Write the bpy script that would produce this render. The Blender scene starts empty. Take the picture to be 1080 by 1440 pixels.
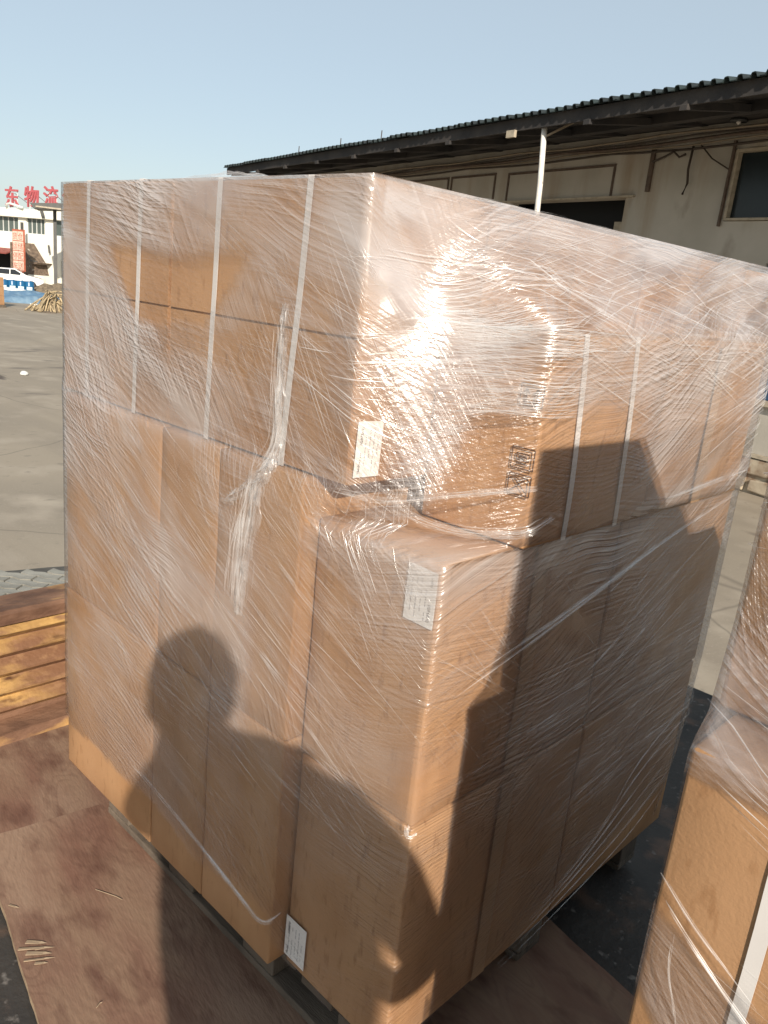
import bpy, bmesh, math, random
from mathutils import Vector, Matrix, noise
R = math.radians
random.seed(7)
S = bpy.context.scene
C = S.collection

# ------------------------------------------------------------------ camera
cam = bpy.data.objects.new('camera', bpy.data.cameras.new('camera'))
C.objects.link(cam)
_m = Matrix(((0.7070, -0.2600, 0.6580), (0.7000, 0.1280, -0.7020), (0.0980, 0.9570, 0.2720)))
cam.matrix_world = Matrix.Translation((0, 0, 1.6)) @ _m.to_quaternion().to_matrix().to_4x4()
cam.data.sensor_fit = 'VERTICAL'
cam.data.sensor_height = 36.0
cam.data.lens = 28.0
cam.data.clip_start = 0.02
cam.data.clip_end = 2000
S.camera = cam

# ------------------------------------------------------------------ sky, sun, exposure
TO_SUN = Vector((0.750, -0.484, 0.451)).normalized()
w = bpy.data.worlds.new('World'); S.world = w; w.use_nodes = True
nt = w.node_tree
bg = nt.nodes['Background']
sky = nt.nodes.new('ShaderNodeTexSky')
sky.sky_type = 'NISHITA'; sky.sun_disc = False
sky.sun_elevation = math.asin(TO_SUN.z)
sky.sun_rotation = math.atan2(TO_SUN.x, TO_SUN.y)
sky.altitude = 0; sky.air_density = 1.0; sky.dust_density = 1.0; sky.ozone_density = 1.5
# thin even haze over the whole sky
mixs = nt.nodes.new('ShaderNodeMix'); mixs.data_type = 'RGBA'; mixs.inputs[0].default_value = .68
nt.links.new(sky.outputs[0], mixs.inputs[6]); mixs.inputs[7].default_value = (3.35, 3.8, 3.95, 1)
nt.links.new(mixs.outputs[2], bg.inputs[0]); bg.inputs[1].default_value = 0.10
sl = bpy.data.lights.new('sun', 'SUN'); sl.energy = 3.8; sl.angle = R(0.7); sl.color = (1.0, 0.90, 0.78)
so = bpy.data.objects.new('sun', sl); C.objects.link(so)
so.rotation_euler = (-TO_SUN).to_track_quat('-Z', 'Y').to_euler()
so.location = TO_SUN * 40
S.view_settings.view_transform = 'Standard'; S.view_settings.look = 'None'
S.view_settings.gamma = 1; S.view_settings.exposure = 0.74
S.render.engine = 'CYCLES'
S.cycles.transparent_max_bounces = 24
S.cycles.max_bounces = 8

# ------------------------------------------------------------------ materials
def mat(name, col=(.5, .5, .5), rough=.6, metal=0., spec=.4, var=0., vscale=4., bump=0., bscale=40., col2=None,
        stretch=(1, 1, 1), fac=(.4, .65), detail=6, rnd=0.):
    m = bpy.data.materials.new(name); m.use_nodes = True
    n = m.node_tree.nodes; l = m.node_tree.links; b = n['Principled BSDF']
    b.inputs['Roughness'].default_value = rough; b.inputs['Metallic'].default_value = metal
    b.inputs['Specular IOR Level'].default_value = spec
    b.inputs['Base Color'].default_value = (*col, 1)
    tc = n.new('ShaderNodeTexCoord'); mp = n.new('ShaderNodeMapping')
    l.new(tc.outputs['Object'], mp.inputs[0]); mp.inputs['Scale'].default_value = stretch
    out = None
    if col2 is None and var: col2 = tuple(c * (1 - var) for c in col)
    if col2 is not None:
        t = n.new('ShaderNodeTexNoise'); t.inputs['Scale'].default_value = vscale; t.inputs['Detail'].default_value = detail
        l.new(mp.outputs[0], t.inputs['Vector'])
        r = n.new('ShaderNodeValToRGB'); r.color_ramp.elements[0].position = fac[0]; r.color_ramp.elements[1].position = fac[1]
        r.color_ramp.elements[0].color = (*col, 1); r.color_ramp.elements[1].color = (*col2, 1)
        l.new(t.outputs[0], r.inputs[0]); out = r.outputs[0]
    if rnd:
        oi = n.new('ShaderNodeObjectInfo'); mr = n.new('ShaderNodeMapRange')
        mr.inputs['To Min'].default_value = 1 - rnd; mr.inputs['To Max'].default_value = 1 + rnd
        l.new(oi.outputs['Random'], mr.inputs[0])
        mx = n.new('ShaderNodeVectorMath'); mx.operation = 'SCALE'
        if out is None:
            mx.inputs[0].default_value = col
        else: l.new(out, mx.inputs[0])
        l.new(mr.outputs[0], mx.inputs['Scale']); out = mx.outputs[0]
    if out is not None: l.new(out, b.inputs['Base Color'])
    if bump:
        t = n.new('ShaderNodeTexNoise'); t.inputs['Scale'].default_value = bscale; t.inputs['Detail'].default_value = 6
        l.new(mp.outputs[0], t.inputs['Vector'])
        bp = n.new('ShaderNodeBump'); bp.inputs['Strength'].default_value = bump; bp.inputs['Distance'].default_value = .01
        l.new(t.outputs[0], bp.inputs['Height']); l.new(bp.outputs[0], b.inputs['Normal'])
    return m

def layer(m, col, scale, lo, hi, stretch=(1, 1, 1), detail=8, off=0.):
    """mix another noise-masked colour over a material's base colour (dirt, rust, stains)"""
    n = m.node_tree.nodes; l = m.node_tree.links; b = n['Principled BSDF']
    tc = n.new('ShaderNodeTexCoord'); mp = n.new('ShaderNodeMapping')
    mp.inputs['Scale'].default_value = stretch; mp.inputs['Location'].default_value = (off, off * 1.3, off * .7)
    l.new(tc.outputs['Object'], mp.inputs[0])
    t = n.new('ShaderNodeTexNoise'); t.inputs['Scale'].default_value = scale; t.inputs['Detail'].default_value = detail
    l.new(mp.outputs[0], t.inputs['Vector'])
    mr = n.new('ShaderNodeMapRange'); mr.inputs['From Min'].default_value = lo; mr.inputs['From Max'].default_value = hi
    l.new(t.outputs[0], mr.inputs[0])
    mx = n.new('ShaderNodeMix'); mx.data_type = 'RGBA'
    l.new(mr.outputs[0], mx.inputs[0])
    s = b.inputs['Base Color']
    if s.is_linked: l.new(s.links[0].from_socket, mx.inputs[6])
    else: mx.inputs[6].default_value = s.default_value
    mx.inputs[7].default_value = (*col, 1)
    l.new(mx.outputs[2], s)
    return m

KRAFT = mat('kraft_cardboard', (.43, .25, .13), .62, spec=.3, col2=(.36, .195, .092), vscale=3.5, bump=.10, bscale=220, rnd=.06)
layer(KRAFT, (.47, .28, .145), 7, .5, .75, (1, 1, .15), off=2)
layer(KRAFT, (.30, .16, .075), 60, .58, .75, (1, 1, .3), off=5)
KRAFT_EDGE = mat('cardboard_edge', (.30, .165, .08), .8, var=.3, vscale=60)
TAPE = mat('packing_tape', (.44, .27, .145), .3, spec=.5, var=.1, vscale=8)
STRAP = mat('white_strap', (.66, .635, .61), .4, var=.05, vscale=12)
PAPER = mat('sticker_paper', (.82, .81, .78), .5, var=.03, vscale=20)
INK = mat('black_print', (.06, .055, .055), .6)
INK_GREY = mat('grey_print', (.30, .29, .30), .7)
INK_BROWN = mat('brown_print', (.085, .04, .02), .7)
PLY = mat('plywood_face', (.235, .15, .10), .62, spec=.3, col2=(.185, .10, .07), vscale=2.2, bump=.25, bscale=30, stretch=(1, 3.5, 1))
layer(PLY, (.27, .18, .125), 3.2, .46, .68, (.7, 1.6, 1), off=3)
layer(PLY, (.12, .06, .042), 7, .52, .74, (1, 2.2, 1), off=8)
layer(PLY, (.20, .10, .08), 1.1, .5, .7, off=11)
def grain(m, col, amt=.55):
    n = m.node_tree.nodes; l = m.node_tree.links; b = n['Principled BSDF']
    tc = n.new('ShaderNodeTexCoord'); mp = n.new('ShaderNodeMapping'); mp.inputs['Scale'].default_value = (1.0, 3.2, 1)
    l.new(tc.outputs['Object'], mp.inputs[0])
    t = n.new('ShaderNodeTexNoise'); t.inputs['Scale'].default_value = 1.7; t.inputs['Detail'].default_value = 1.5; l.new(mp.outputs[0], t.inputs['Vector'])
    k = n.new('ShaderNodeMath'); k.operation = 'MULTIPLY'; k.inputs[1].default_value = 26; l.new(t.outputs[0], k.inputs[0])
    f_ = n.new('ShaderNodeMath'); f_.operation = 'SINE'; k2 = n.new('ShaderNodeMath'); k2.operation = 'MULTIPLY'; k2.inputs[1].default_value = 6.28; l.new(k.outputs[0], k2.inputs[0]); l.new(k2.outputs[0], f_.inputs[0])
    mr = n.new('ShaderNodeMapRange'); mr.inputs['From Min'].default_value = .2; mr.inputs['From Max'].default_value = 1.0; mr.inputs['To Max'].default_value = amt; l.new(f_.outputs[0], mr.inputs[0])
    t2 = n.new('ShaderNodeTexNoise'); t2.inputs['Scale'].default_value = 3; l.new(tc.outputs['Object'], t2.inputs['Vector'])
    m2 = n.new('ShaderNodeMapRange'); m2.inputs['From Min'].default_value = .4; m2.inputs['From Max'].default_value = .62; l.new(t2.outputs[0], m2.inputs[0])
    k3 = n.new('ShaderNodeMath'); k3.operation = 'MULTIPLY'; l.new(mr.outputs[0], k3.inputs[0]); l.new(m2.outputs[0], k3.inputs[1])
    mx = n.new('ShaderNodeMix'); mx.data_type = 'RGBA'; l.new(k3.outputs[0], mx.inputs[0]); s_ = b.inputs['Base Color']; l.new(s_.links[0].from_socket, mx.inputs[6]); mx.inputs[7].default_value = (*col, 1); l.new(mx.outputs[2], s_)
grain(PLY, (.10, .05, .036), .30)
PLY_EDGE = mat('plywood_edge', (.42, .30, .19), .8, var=.4, vscale=30, stretch=(1, 1, 8))
SPLINTER = mat('bare_splintered_wood', (.38, .285, .19), .8, var=.3, vscale=20, stretch=(1, 4, 1))
STEEL = mat('worn_steel_floor', (.058, .052, .046), .55, metal=.3, col2=(.036, .034, .032), vscale=5, bump=.3, bscale=60)
layer(STEEL, (.16, .10, .07), 7, .55, .72, off=2)
layer(STEEL, (.22, .20, .18), 30, .62, .75, off=4)
YEL = mat('rusty_yellow_paint', (.52, .32, .11), .6, var=.12, vscale=6, bump=.4, bscale=50)
layer(YEL, (.19, .095, .05), 5, .40, .56, (1, .45, 1.6), off=1)
layer(YEL, (.09, .04, .02), 14, .56, .68, (1, .5, 2), off=7)
layer(YEL, (.27, .15, .075), 30, .52, .66, (1, .5, 1), off=9)
RUST = mat('rusty_brown_steel', (.23, .125, .075), .8, col2=(.10, .05, .03), vscale=9, bump=.5, bscale=60, stretch=(1, .5, 1))
layer(RUST, (.48, .28, .10), 8, .55, .66, (1, .4, 1), off=3)
PALLET = mat('weathered_pallet_wood', (.15, .12, .09), .85, col2=(.09, .072, .055), vscale=6, stretch=(1, 8, 1), bump=.4, bscale=50, rnd=.2)
GROUND = mat('yard_concrete', (.30, .255, .195), .85, col2=(.24, .205, .16), vscale=.35, bump=.3, bscale=25)
layer(GROUND, (.36, .31, .245), 1.3, .52, .72, off=4)
layer(GROUND, (.16, .135, .11), .9, .64, .72, (1, .45, 1), off=9)
layer(GROUND, (.22, .19, .15), 8, .62, .75, (1, .6, 1), off=3)
def cracks(m, col, scale, width):
    n = m.node_tree.nodes; l = m.node_tree.links; b = n['Principled BSDF']
    tc = n.new('ShaderNodeTexCoord'); nz_ = n.new('ShaderNodeTexNoise'); nz_.inputs['Scale'].default_value = scale * 2; nz_.inputs['Detail'].default_value = 4
    l.new(tc.outputs['Object'], nz_.inputs['Vector'])
    ad = n.new('ShaderNodeVectorMath'); ad.operation = 'MULTIPLY_ADD'; l.new(nz_.outputs['Color'], ad.inputs[0]); ad.inputs[1].default_value = (1.2, 1.2, 0); l.new(tc.outputs['Object'], ad.inputs[2])
    v = n.new('ShaderNodeTexVoronoi'); v.feature = 'DISTANCE_TO_EDGE'; v.inputs['Scale'].default_value = scale; l.new(ad.outputs[0], v.inputs['Vector'])
    mr = n.new('ShaderNodeMapRange'); mr.inputs['From Min'].default_value = 0; mr.inputs['From Max'].default_value = width; mr.inputs['To Min'].default_value = .7; mr.inputs['To Max'].default_value = 0; l.new(v.outputs['Distance'], mr.inputs[0])
    mx = n.new('ShaderNodeMix'); mx.data_type = 'RGBA'; l.new(mr.outputs[0], mx.inputs[0]); s_ = b.inputs['Base Color']; l.new(s_.links[0].from_socket, mx.inputs[6]); mx.inputs[7].default_value = (*col, 1); l.new(mx.outputs[2], s_)
layer(GROUND, (.245, .207, .16), .5, .52, .72, (.10, 2.2, 1), off=21)
layer(GROUND, (.34, .30, .24), 40, .60, .72, off=23)
cracks(GROUND, (.15, .127, .10), .16, .004)
layer(GROUND, (.10, .08, .065), .55, .68, .72, (.35, 1.2, 1), off=14)
PAVER = mat('grey_paver', (.27, .26, .225), .85, var=.25, vscale=7, bump=.4, bscale=60, rnd=.12)
JOINT = mat('dark_paver_joint', (.09, .085, .075), .9, var=.3, vscale=10)
PLASTER = mat('stained_plaster', (.46, .425, .365), .85, col2=(.38, .35, .295), vscale=.9, bump=.25, bscale=12)
layer(PLASTER, (.34, .28, .21), 2.2, .52, .75, (1, 1, .16), off=2)
layer(PLASTER, (.22, .18, .14), 1.4, .62, .78, (1, 1, .5), off=6)
STONE = mat('dirty_base_stone', (.45, .38, .28), .9, col2=(.26, .19, .13), vscale=3, bump=.8, bscale=9)
layer(STONE, (.17, .08, .04), 4, .5, .66, off=3)
DARKWOOD = mat('dark_roof_timber', (.030, .028, .028), .85, col2=(.05, .044, .04), vscale=2, bump=.3, bscale=20)
ROOFM = mat('dark_corrugated_roof', (.028, .042, .042), .6, col2=(.02, .026, .028), vscale=2, spec=.3, rnd=.15)
REDFRAME = mat('brown_painted_frame', (.12, .085, .062), .7, var=.3, vscale=10)
PALEFRAME = mat('pale_wood_frame', (.42, .36, .27), .7, var=.25, vscale=10)
VOID = mat('dark_interior', (.012, .013, .014), .9)
GLASSD = mat('dark_dusty_glass', (.016, .022, .024), .25, var=.3, vscale=2)
CABLE = mat('old_brown_cable', (.06, .045, .035), .7)
CABLEG = mat('pale_conduit', (.26, .21, .15), .7, var=.2, vscale=5)
WHITEPOLE = mat('chipped_white_pole', (.72, .70, .66), .5, col2=(.62, .58, .52), vscale=6)
layer(WHITEPOLE, (.10, .07, .05), 14, .62, .66, (1, 1, .6), off=3)
BLUEP = mat('blue_painted_steel', (.035, .085, .17), .5, var=.3, vscale=2)
WHITEB = mat('white_building_render', (.80, .78, .68), .85, var=.06, vscale=1.2)
layer(WHITEB, (.55, .50, .42), 1.0, .66, .82, (1, 1, .2), off=3)
WINGLASS = mat('office_window_glass', (.10, .125, .115), .12, var=.2, vscale=1)
WFRAME = mat('white_window_frame', (.62, .63, .60), .5)
REDL = mat('red_sign_letter', (.44, .10, .11), .45, var=.15, vscale=3)
REDB = mat('faded_red_banner', (.46, .13, .075), .6, var=.3, vscale=5)
BANTXT = mat('pale_banner_print', (.74, .56, .46), .6, var=.2, vscale=9)
AWN = mat('red_brown_awning', (.25, .07, .055), .7, var=.2, vscale=3)
GREY = mat('dark_grey_metal', (.09, .09, .085), .6, var=.2, vscale=5)
STAIRM = mat('brown_stair_cladding', (.17, .125, .09), .8, col2=(.09, .065, .05), vscale=4)
layer(STAIRM, (.45, .40, .34), 3.2, .66, .71, off=2)
CARW = mat('white_car_paint', (.78, .78, .76), .15, spec=.6)
BLACK = mat('black_rubber', (.02, .02, .02), .7)
CARGL = mat('car_glass', (.02, .024, .028), .08)
RIM = mat('alloy_rim', (.35, .33, .31), .35, metal=.6)
LAMPR = mat('lamp_lens', (.55, .52, .48), .1)
DRUM = mat('blue_plastic_drum', (.015, .11, .24), .3, var=.15, vscale=3)
LABELW = mat('drum_label', (.62, .78, .80), .5, var=.2, vscale=6)
TARP = mat('blue_tarp', (.085, .16, .25), .5, col2=(.17, .26, .34), vscale=2.5, bump=.6, bscale=8)
TARPW = mat('white_plastic_sheet', (.75, .77, .74), .4, var=.15, vscale=5, bump=.5, bscale=15)
STICK = mat('dry_branch', (.42, .33, .20), .85, var=.4, vscale=12, rnd=.25)
STICKW = mat('white_lath', (.78, .77, .72), .6, var=.1, vscale=12)
MOUND = mat('brown_rubble', (.21, .165, .11), .95, col2=(.11, .085, .06), vscale=6, bump=1, bscale=12)
CONE_GREY = mat('old_lamp_shade', (.05, .05, .048), .5)
SKIN = mat('skin', (.50, .30, .21), .5)
HAIR = mat('black_hair', (.015, .012, .01), .6)
JACKET = mat('dark_blue_jacket', (.04, .05, .08), .8, var=.3, vscale=30)
TROUS = mat('grey_trousers', (.07, .07, .075), .8, var=.3, vscale=30)
PHONE = mat('phone_shell', (.03, .03, .035), .3)

# ---- stretch film: clear plastic, whitish where it is stretched into ridges, with hard gloss
def film_mat(name, base=.085, streak=.28, patch=.27, angL=-24, angR=17, gloss=.34):
    m = bpy.data.materials.new(name); m.use_nodes = True
    n = m.node_tree.nodes; l = m.node_tree.links; n.remove(n['Principled BSDF'])
    out = n['Material Output']
    uv = n.new('ShaderNodeUVMap'); uv.uv_map = 'wrap'
    sep = n.new('ShaderNodeSeparateXYZ'); l.new(uv.outputs[0], sep.inputs[0])
    side = n.new('ShaderNodeMapRange'); side.inputs['From Min'].default_value = -.05; side.inputs['From Max'].default_value = .35
    l.new(sep.outputs[0], side.inputs[0])
    # domain warp keeps the ridges from being ruler-straight
    wn = n.new('ShaderNodeTexNoise'); wn.inputs['Scale'].default_value = 2.6; wn.inputs['Detail'].default_value = 2
    l.new(uv.outputs[0], wn.inputs['Vector'])
    ws = n.new('ShaderNodeVectorMath'); ws.operation = 'MULTIPLY_ADD'
    l.new(wn.outputs['Color'], ws.inputs[0]); ws.inputs[1].default_value = (.08, .08, 0); l.new(uv.outputs[0], ws.inputs[2])
    def math_(op, a, b=None, clamp=False):
        k = n.new('ShaderNodeMath'); k.operation = op; k.use_clamp = clamp
        for i, v in enumerate((a, b)):
            if v is None: continue
            if isinstance(v, (int, float)): k.inputs[i].default_value = v
            else: l.new(v, k.inputs[i])
        return k.outputs[0]
    def streaks(angA, angB, sc, seed, lo, hi):
        outs = []
        for a in (angA, angB):
            mp = n.new('ShaderNodeMapping'); mp.vector_type = 'TEXTURE'
            mp.inputs['Rotation'].default_value = (0, 0, R(a)); mp.inputs['Scale'].default_value = (1 / sc[0], 1 / sc[1], 1)
            l.new(ws.outputs[0], mp.inputs[0])
            t = n.new('ShaderNodeTexNoise'); t.noise_dimensions = '3D'; t.inputs['Scale'].default_value = 1
            t.inputs['Detail'].default_value = 2; t.inputs['Roughness'].default_value = .5
            ad = n.new('ShaderNodeVectorMath'); ad.operation = 'ADD'; ad.inputs[1].default_value = (seed, seed * 2, seed)
            l.new(mp.outputs[0], ad.inputs[0]); l.new(ad.outputs[0], t.inputs['Vector']); outs.append(t.outputs[0])
        mx = n.new('ShaderNodeMix'); mx.data_type = 'FLOAT'
        l.new(side.outputs[0], mx.inputs[0]); l.new(outs[0], mx.inputs[2]); l.new(outs[1], mx.inputs[3])
        mr = n.new('ShaderNodeMapRange'); mr.inputs['From Min'].default_value = lo; mr.inputs['From Max'].default_value = hi
        l.new(mx.outputs[0], mr.inputs[0])
        return mx.outputs[0], mr.outputs[0]
    h1, s1 = streaks(angL, angR, (1.1, 120), 3, .52, .70)
    h2, s2 = streaks(angL + 17, angR - 20, (1.4, 150), 11, .54, .72)
    h3, s3 = streaks(angL - 32, angR + 12, (1.3, 95), 23, .55, .74)
    h4, s4 = streaks(angL + 4, angR - 3, (.45, 11), 47, .49, .56)
    h5, s5 = streaks(angL - 14, angR + 16, (.4, 8), 71, .52, .57)
    def patchn(scale, lo, hi, seed):
        t = n.new('ShaderNodeTexNoise'); t.inputs['Scale'].default_value = scale; t.inputs['Detail'].default_value = 3
        ad = n.new('ShaderNodeVectorMath'); ad.operation = 'ADD'; ad.inputs[1].default_value = (seed, seed, 0)
        l.new(uv.outputs[0], ad.inputs[0]); l.new(ad.outputs[0], t.inputs['Vector'])
        mr = n.new('ShaderNodeMapRange'); mr.inputs['From Min'].default_value = lo; mr.inputs['From Max'].default_value = hi
        l.new(t.outputs[0], mr.inputs[0]); return mr.outputs[0]
    p1 = patchn(2.2, .40, .66, 5); p2 = patchn(3.1, .42, .64, 17); p3 = patchn(2.7, .44, .66, 31); p4 = patchn(2.0, .42, .57, 41)
    st = math_('ADD', math_('ADD', math_('MULTIPLY', s1, p1), math_('MULTIPLY', s2, p2)), math_('MULTIPLY', s3, p3))
    # the upper part of the stack carries more turns of film than the foot
    hz = n.new('ShaderNodeMapRange'); hz.inputs['From Min'].default_value = .1; hz.inputs['From Max'].default_value = 1.5
    hz.inputs['To Min'].default_value = .35; hz.inputs['To Max'].default_value = 1.15
    l.new(sep.outputs[1], hz.inputs[0])
    fac = math_('ADD', math_('ADD', math_('MULTIPLY', st, streak), math_('MULTIPLY', p4, patch)), base)
    fac = math_('ADD', fac, math_('ADD', math_('MULTIPLY', s4, .12), math_('MULTIPLY', s5, .11)))
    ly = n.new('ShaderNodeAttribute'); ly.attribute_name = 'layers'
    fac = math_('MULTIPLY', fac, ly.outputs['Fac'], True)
    fac = math_('MINIMUM', fac, .8)
    hsum = math_('ADD', math_('ADD', math_('MULTIPLY', h1, p1), math_('MULTIPLY', h2, p2)), math_('MULTIPLY', h3, p3))
    bp = n.new('ShaderNodeBump'); bp.inputs['Strength'].default_value = 1.0; bp.inputs['Distance'].default_value = .008
    l.new(hsum, bp.inputs['Height'])
    tr = n.new('ShaderNodeBsdfTransparent'); tr.inputs[0].default_value = (.985, .98, .975, 1)
    df = n.new('ShaderNodeBsdfDiffuse'); df.inputs[0].default_value = (.70, .645, .62, 1)
    tl = n.new('ShaderNodeBsdfTranslucent'); tl.inputs[0].default_value = (.70, .645, .62, 1)
    gl = n.new('ShaderNodeBsdfGlossy'); gl.inputs['Roughness'].default_value = .22; gl.inputs[0].default_value = (1, 1, 1, 1)
    gs = n.new('ShaderNodeBsdfGlossy'); gs.inputs['Roughness'].default_value = .27
    bq = n.new('ShaderNodeBump'); bq.inputs['Strength'].default_value = 1.0; bq.inputs['Distance'].default_value = .014
    l.new(hsum, bq.inputs['Height'])
    for s in (df, gl): l.new(bp.outputs[0], s.inputs['Normal'])
    l.new(bq.outputs[0], gs.inputs['Normal'])
    a = n.new('ShaderNodeMixShader'); a.inputs[0].default_value = .3; l.new(df.outputs[0], a.inputs[1]); l.new(tl.outputs[0], a.inputs[2])
    b = n.new('ShaderNodeMixShader'); b.inputs[0].default_value = gloss * .5; l.new(a.outputs[0], b.inputs[1]); l.new(gl.outputs[0], b.inputs[2])
    c_ = n.new('ShaderNodeMixShader'); l.new(fac, c_.inputs[0]); l.new(tr.outputs[0], c_.inputs[1]); l.new(b.outputs[0], c_.inputs[2])
    fr = n.new('ShaderNodeFresnel'); fr.inputs[0].default_value = 1.42; l.new(bp.outputs[0], fr.inputs['Normal'])
    fm = math_('MULTIPLY', math_('MINIMUM', math_('MULTIPLY', fr.outputs[0], .8), .4), math_('MULTIPLY', ly.outputs['Fac'], 4., True))
    d = n.new('ShaderNodeMixShader'); l.new(fm, d.inputs[0]); l.new(c_.outputs[0], d.inputs[1]); l.new(gs.outputs[0], d.inputs[2])
    l.new(d.outputs[0], out.inputs[0])
    return m

def fold_mat(name, opac, rough=.2, col=(.86, .83, .81)):
    """a ridge or rope of bunched film: milky, glossy, half see-through"""
    m = bpy.data.materials.new(name); m.use_nodes = True
    n = m.node_tree.nodes; l = m.node_tree.links; n.remove(n['Principled BSDF'])
    tr = n.new('ShaderNodeBsdfTransparent')
    df = n.new('ShaderNodeBsdfDiffuse'); df.inputs[0].default_value = (*col, 1)
    gl = n.new('ShaderNodeBsdfGlossy'); gl.inputs['Roughness'].default_value = rough
    a = n.new('ShaderNodeMixShader'); a.inputs[0].default_value = .4; l.new(df.outputs[0], a.inputs[1]); l.new(gl.outputs[0], a.inputs[2])
    b = n.new('ShaderNodeMixShader')
    tc = n.new('ShaderNodeTexCoord'); t = n.new('ShaderNodeTexNoise'); t.inputs['Scale'].default_value = 22
    l.new(tc.outputs['Object'], t.inputs['Vector'])
    mr = n.new('ShaderNodeMapRange'); mr.inputs['From Min'].default_value = .3; mr.inputs['From Max'].default_value = .7
    mr.inputs['To Min'].default_value = opac * .45; mr.inputs['To Max'].default_value = min(1, opac * 1.45)
    l.new(t.outputs[0], mr.inputs[0]); l.new(mr.outputs[0], b.inputs[0])
    l.new(tr.outputs[0], b.inputs[1]); l.new(a.outputs[0], b.inputs[2]); l.new(b.outputs[0], n['Material Output'].inputs[0])
    return m
CRUMP = fold_mat('crumpled_film', .20, .35)
SOFT = fold_mat('film_ridge_soft', .19)
FILM = film_mat('stretch_film')
FILM2 = film_mat('stretch_film_loose', base=.10, streak=.35, patch=.20)
RIDGE = fold_mat('film_ridge', .38)
ROPE = fold_mat('film_rope', .24, .2)
BAND = fold_mat('film_band', .20, .25)

# ------------------------------------------------------------------ mesh builders
class MB:
    def __init__(s): s.v = []; s.f = []; s.m = []; s.mats = []
    def mi(s, m):
        if m is None: return 0
        if m not in s.mats: s.mats.append(m)
        return s.mats.index(m)
    def add(s, vs, fs, m=None):
        o = len(s.v); s.v += [tuple(v) for v in vs]; k = s.mi(m)
        for f in fs: s.f.append(tuple(i + o for i in f)); s.m.append(k)
    def box(s, x0, x1, y0, y1, z0, z1, m=None):
        vs = [(x, y, z) for z in (z0, z1) for x, y in ((x0, y0), (x1, y0), (x1, y1), (x0, y1))]
        s.add(vs, [(3, 2, 1, 0), (4, 5, 6, 7), (0, 1, 5, 4), (1, 2, 6, 5), (2, 3, 7, 6), (3, 0, 4, 7)], m)
    def prism(s, poly, axis, a, b, m=None):
        """extrude a 2-D polygon along an axis from a to b"""
        def p(q, t): return {'x': (t, q[0], q[1]), 'y': (q[0], t, q[1]), 'z': (q[0], q[1], t)}[axis]
        k = len(poly); vs = [p(q, a) for q in poly] + [p(q, b) for q in poly]
        fs = [tuple(range(k))[::-1], tuple(range(k, 2 * k))] + [(i, (i + 1) % k, (i + 1) % k + k, i + k) for i in range(k)]
        s.add(vs, fs, m)
    def bar(s, a, b, w_, h_, m=None, up=(0, 0, 1)):
        a = Vector(a); b = Vector(b); d = (b - a).normalized(); u = Vector(up)
        if abs(d.dot(u)) > .98: u = Vector((1, 0, 0))
        r = d.cross(u).normalized(); u = r.cross(d)
        q = [(-1, -1), (1, -1), (1, 1), (-1, 1)]
        vs = [p + r * (i * w_ / 2) + u * (j * h_ / 2) for p in (a, b) for i, j in q]
        s.add(vs, [(3, 2, 1, 0), (4, 5, 6, 7), (0, 1, 5, 4), (1, 2, 6, 5), (2, 3, 7, 6), (3, 0, 4, 7)], m)
    def tube(s, pts, rad, seg=8, m=None):
        pts = [Vector(p) for p in pts]; rs = rad if isinstance(rad, (list, tuple)) else [rad] * len(pts)
        vs = []
        for i, p in enumerate(pts):
            d = (pts[min(i + 1, len(pts) - 1)] - pts[max(i - 1, 0)]).normalized()
            u = Vector((0, 0, 1)) if abs(d.z) < .95 else Vector((1, 0, 0))
            r = d.cross(u).normalized(); u = r.cross(d)
            for k in range(seg):
                a = 2 * math.pi * k / seg; vs.append(p + (r * math.cos(a) + u * math.sin(a)) * rs[i])
        fs = []
        for i in range(len(pts) - 1):
            for k in range(seg):
                a = i * seg + k; b = i * seg + (k + 1) % seg; fs.append((a, b, b + seg, a + seg))
        fs.append(tuple(range(seg))[::-1]); fs.append(tuple(range((len(pts) - 1) * seg, len(pts) * seg)))
        s.add(vs, fs, m)
    def lathe(s, prof, seg=16, c=(0, 0, 0), m=None):
        vs = [(c[0] + r * math.cos(2 * math.pi * k / seg), c[1] + r * math.sin(2 * math.pi * k / seg), c[2] + z) for r, z in prof for k in range(seg)]
        fs = [(i * seg + k, i * seg + (k + 1) % seg, (i + 1) * seg + (k + 1) % seg, (i + 1) * seg + k) for i in range(len(prof) - 1) for k in range(seg)]
        fs += [tuple(range(seg))[::-1], tuple(range((len(prof) - 1) * seg, len(prof) * seg))]
        s.add(vs, fs, m)
    def mesh(s, name):
        me = bpy.data.meshes.new(name); me.from_pydata(s.v, [], s.f); me.update()
        for m in s.mats: me.materials.append(m)
        if len(s.mats) > 1: me.polygons.foreach_set('material_index', s.m)
        return me
    def build(s, name, m=None, parent=None, smooth=False, loc=None, rot=None, bevel=0):
        me = s.mesh(name)
        if m is not None and not s.mats: me.materials.append(m)
        if smooth: me.polygons.foreach_set('use_smooth', [True] * len(me.polygons))
        o = bpy.data.objects.new(name, me); C.objects.link(o)
        if parent is not None: o.parent = parent
        if loc is not None: o.location = loc
        if rot is not None: o.rotation_euler = rot
        if bevel:
            b = o.modifiers.new('bevel', 'BEVEL'); b.width = bevel; b.segments = 2; b.limit_method = 'ANGLE'
        return o
def empty(name, loc=(0, 0, 0), rz=0):
    o = bpy.data.objects.new(name, None); C.objects.link(o); o.location = loc; o.rotation_euler = (0, 0, rz); o.empty_display_size = .1
    return o
def tag(o, label=None, cat=None, group=None, kind=None):
    if label: o['label'] = label
    if cat: o['category'] = cat
    if group: o['group'] = group
    if kind: o['kind'] = kind
    return o
def nz(p, s=1.): return noise.noise(Vector(p) * s)

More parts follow.
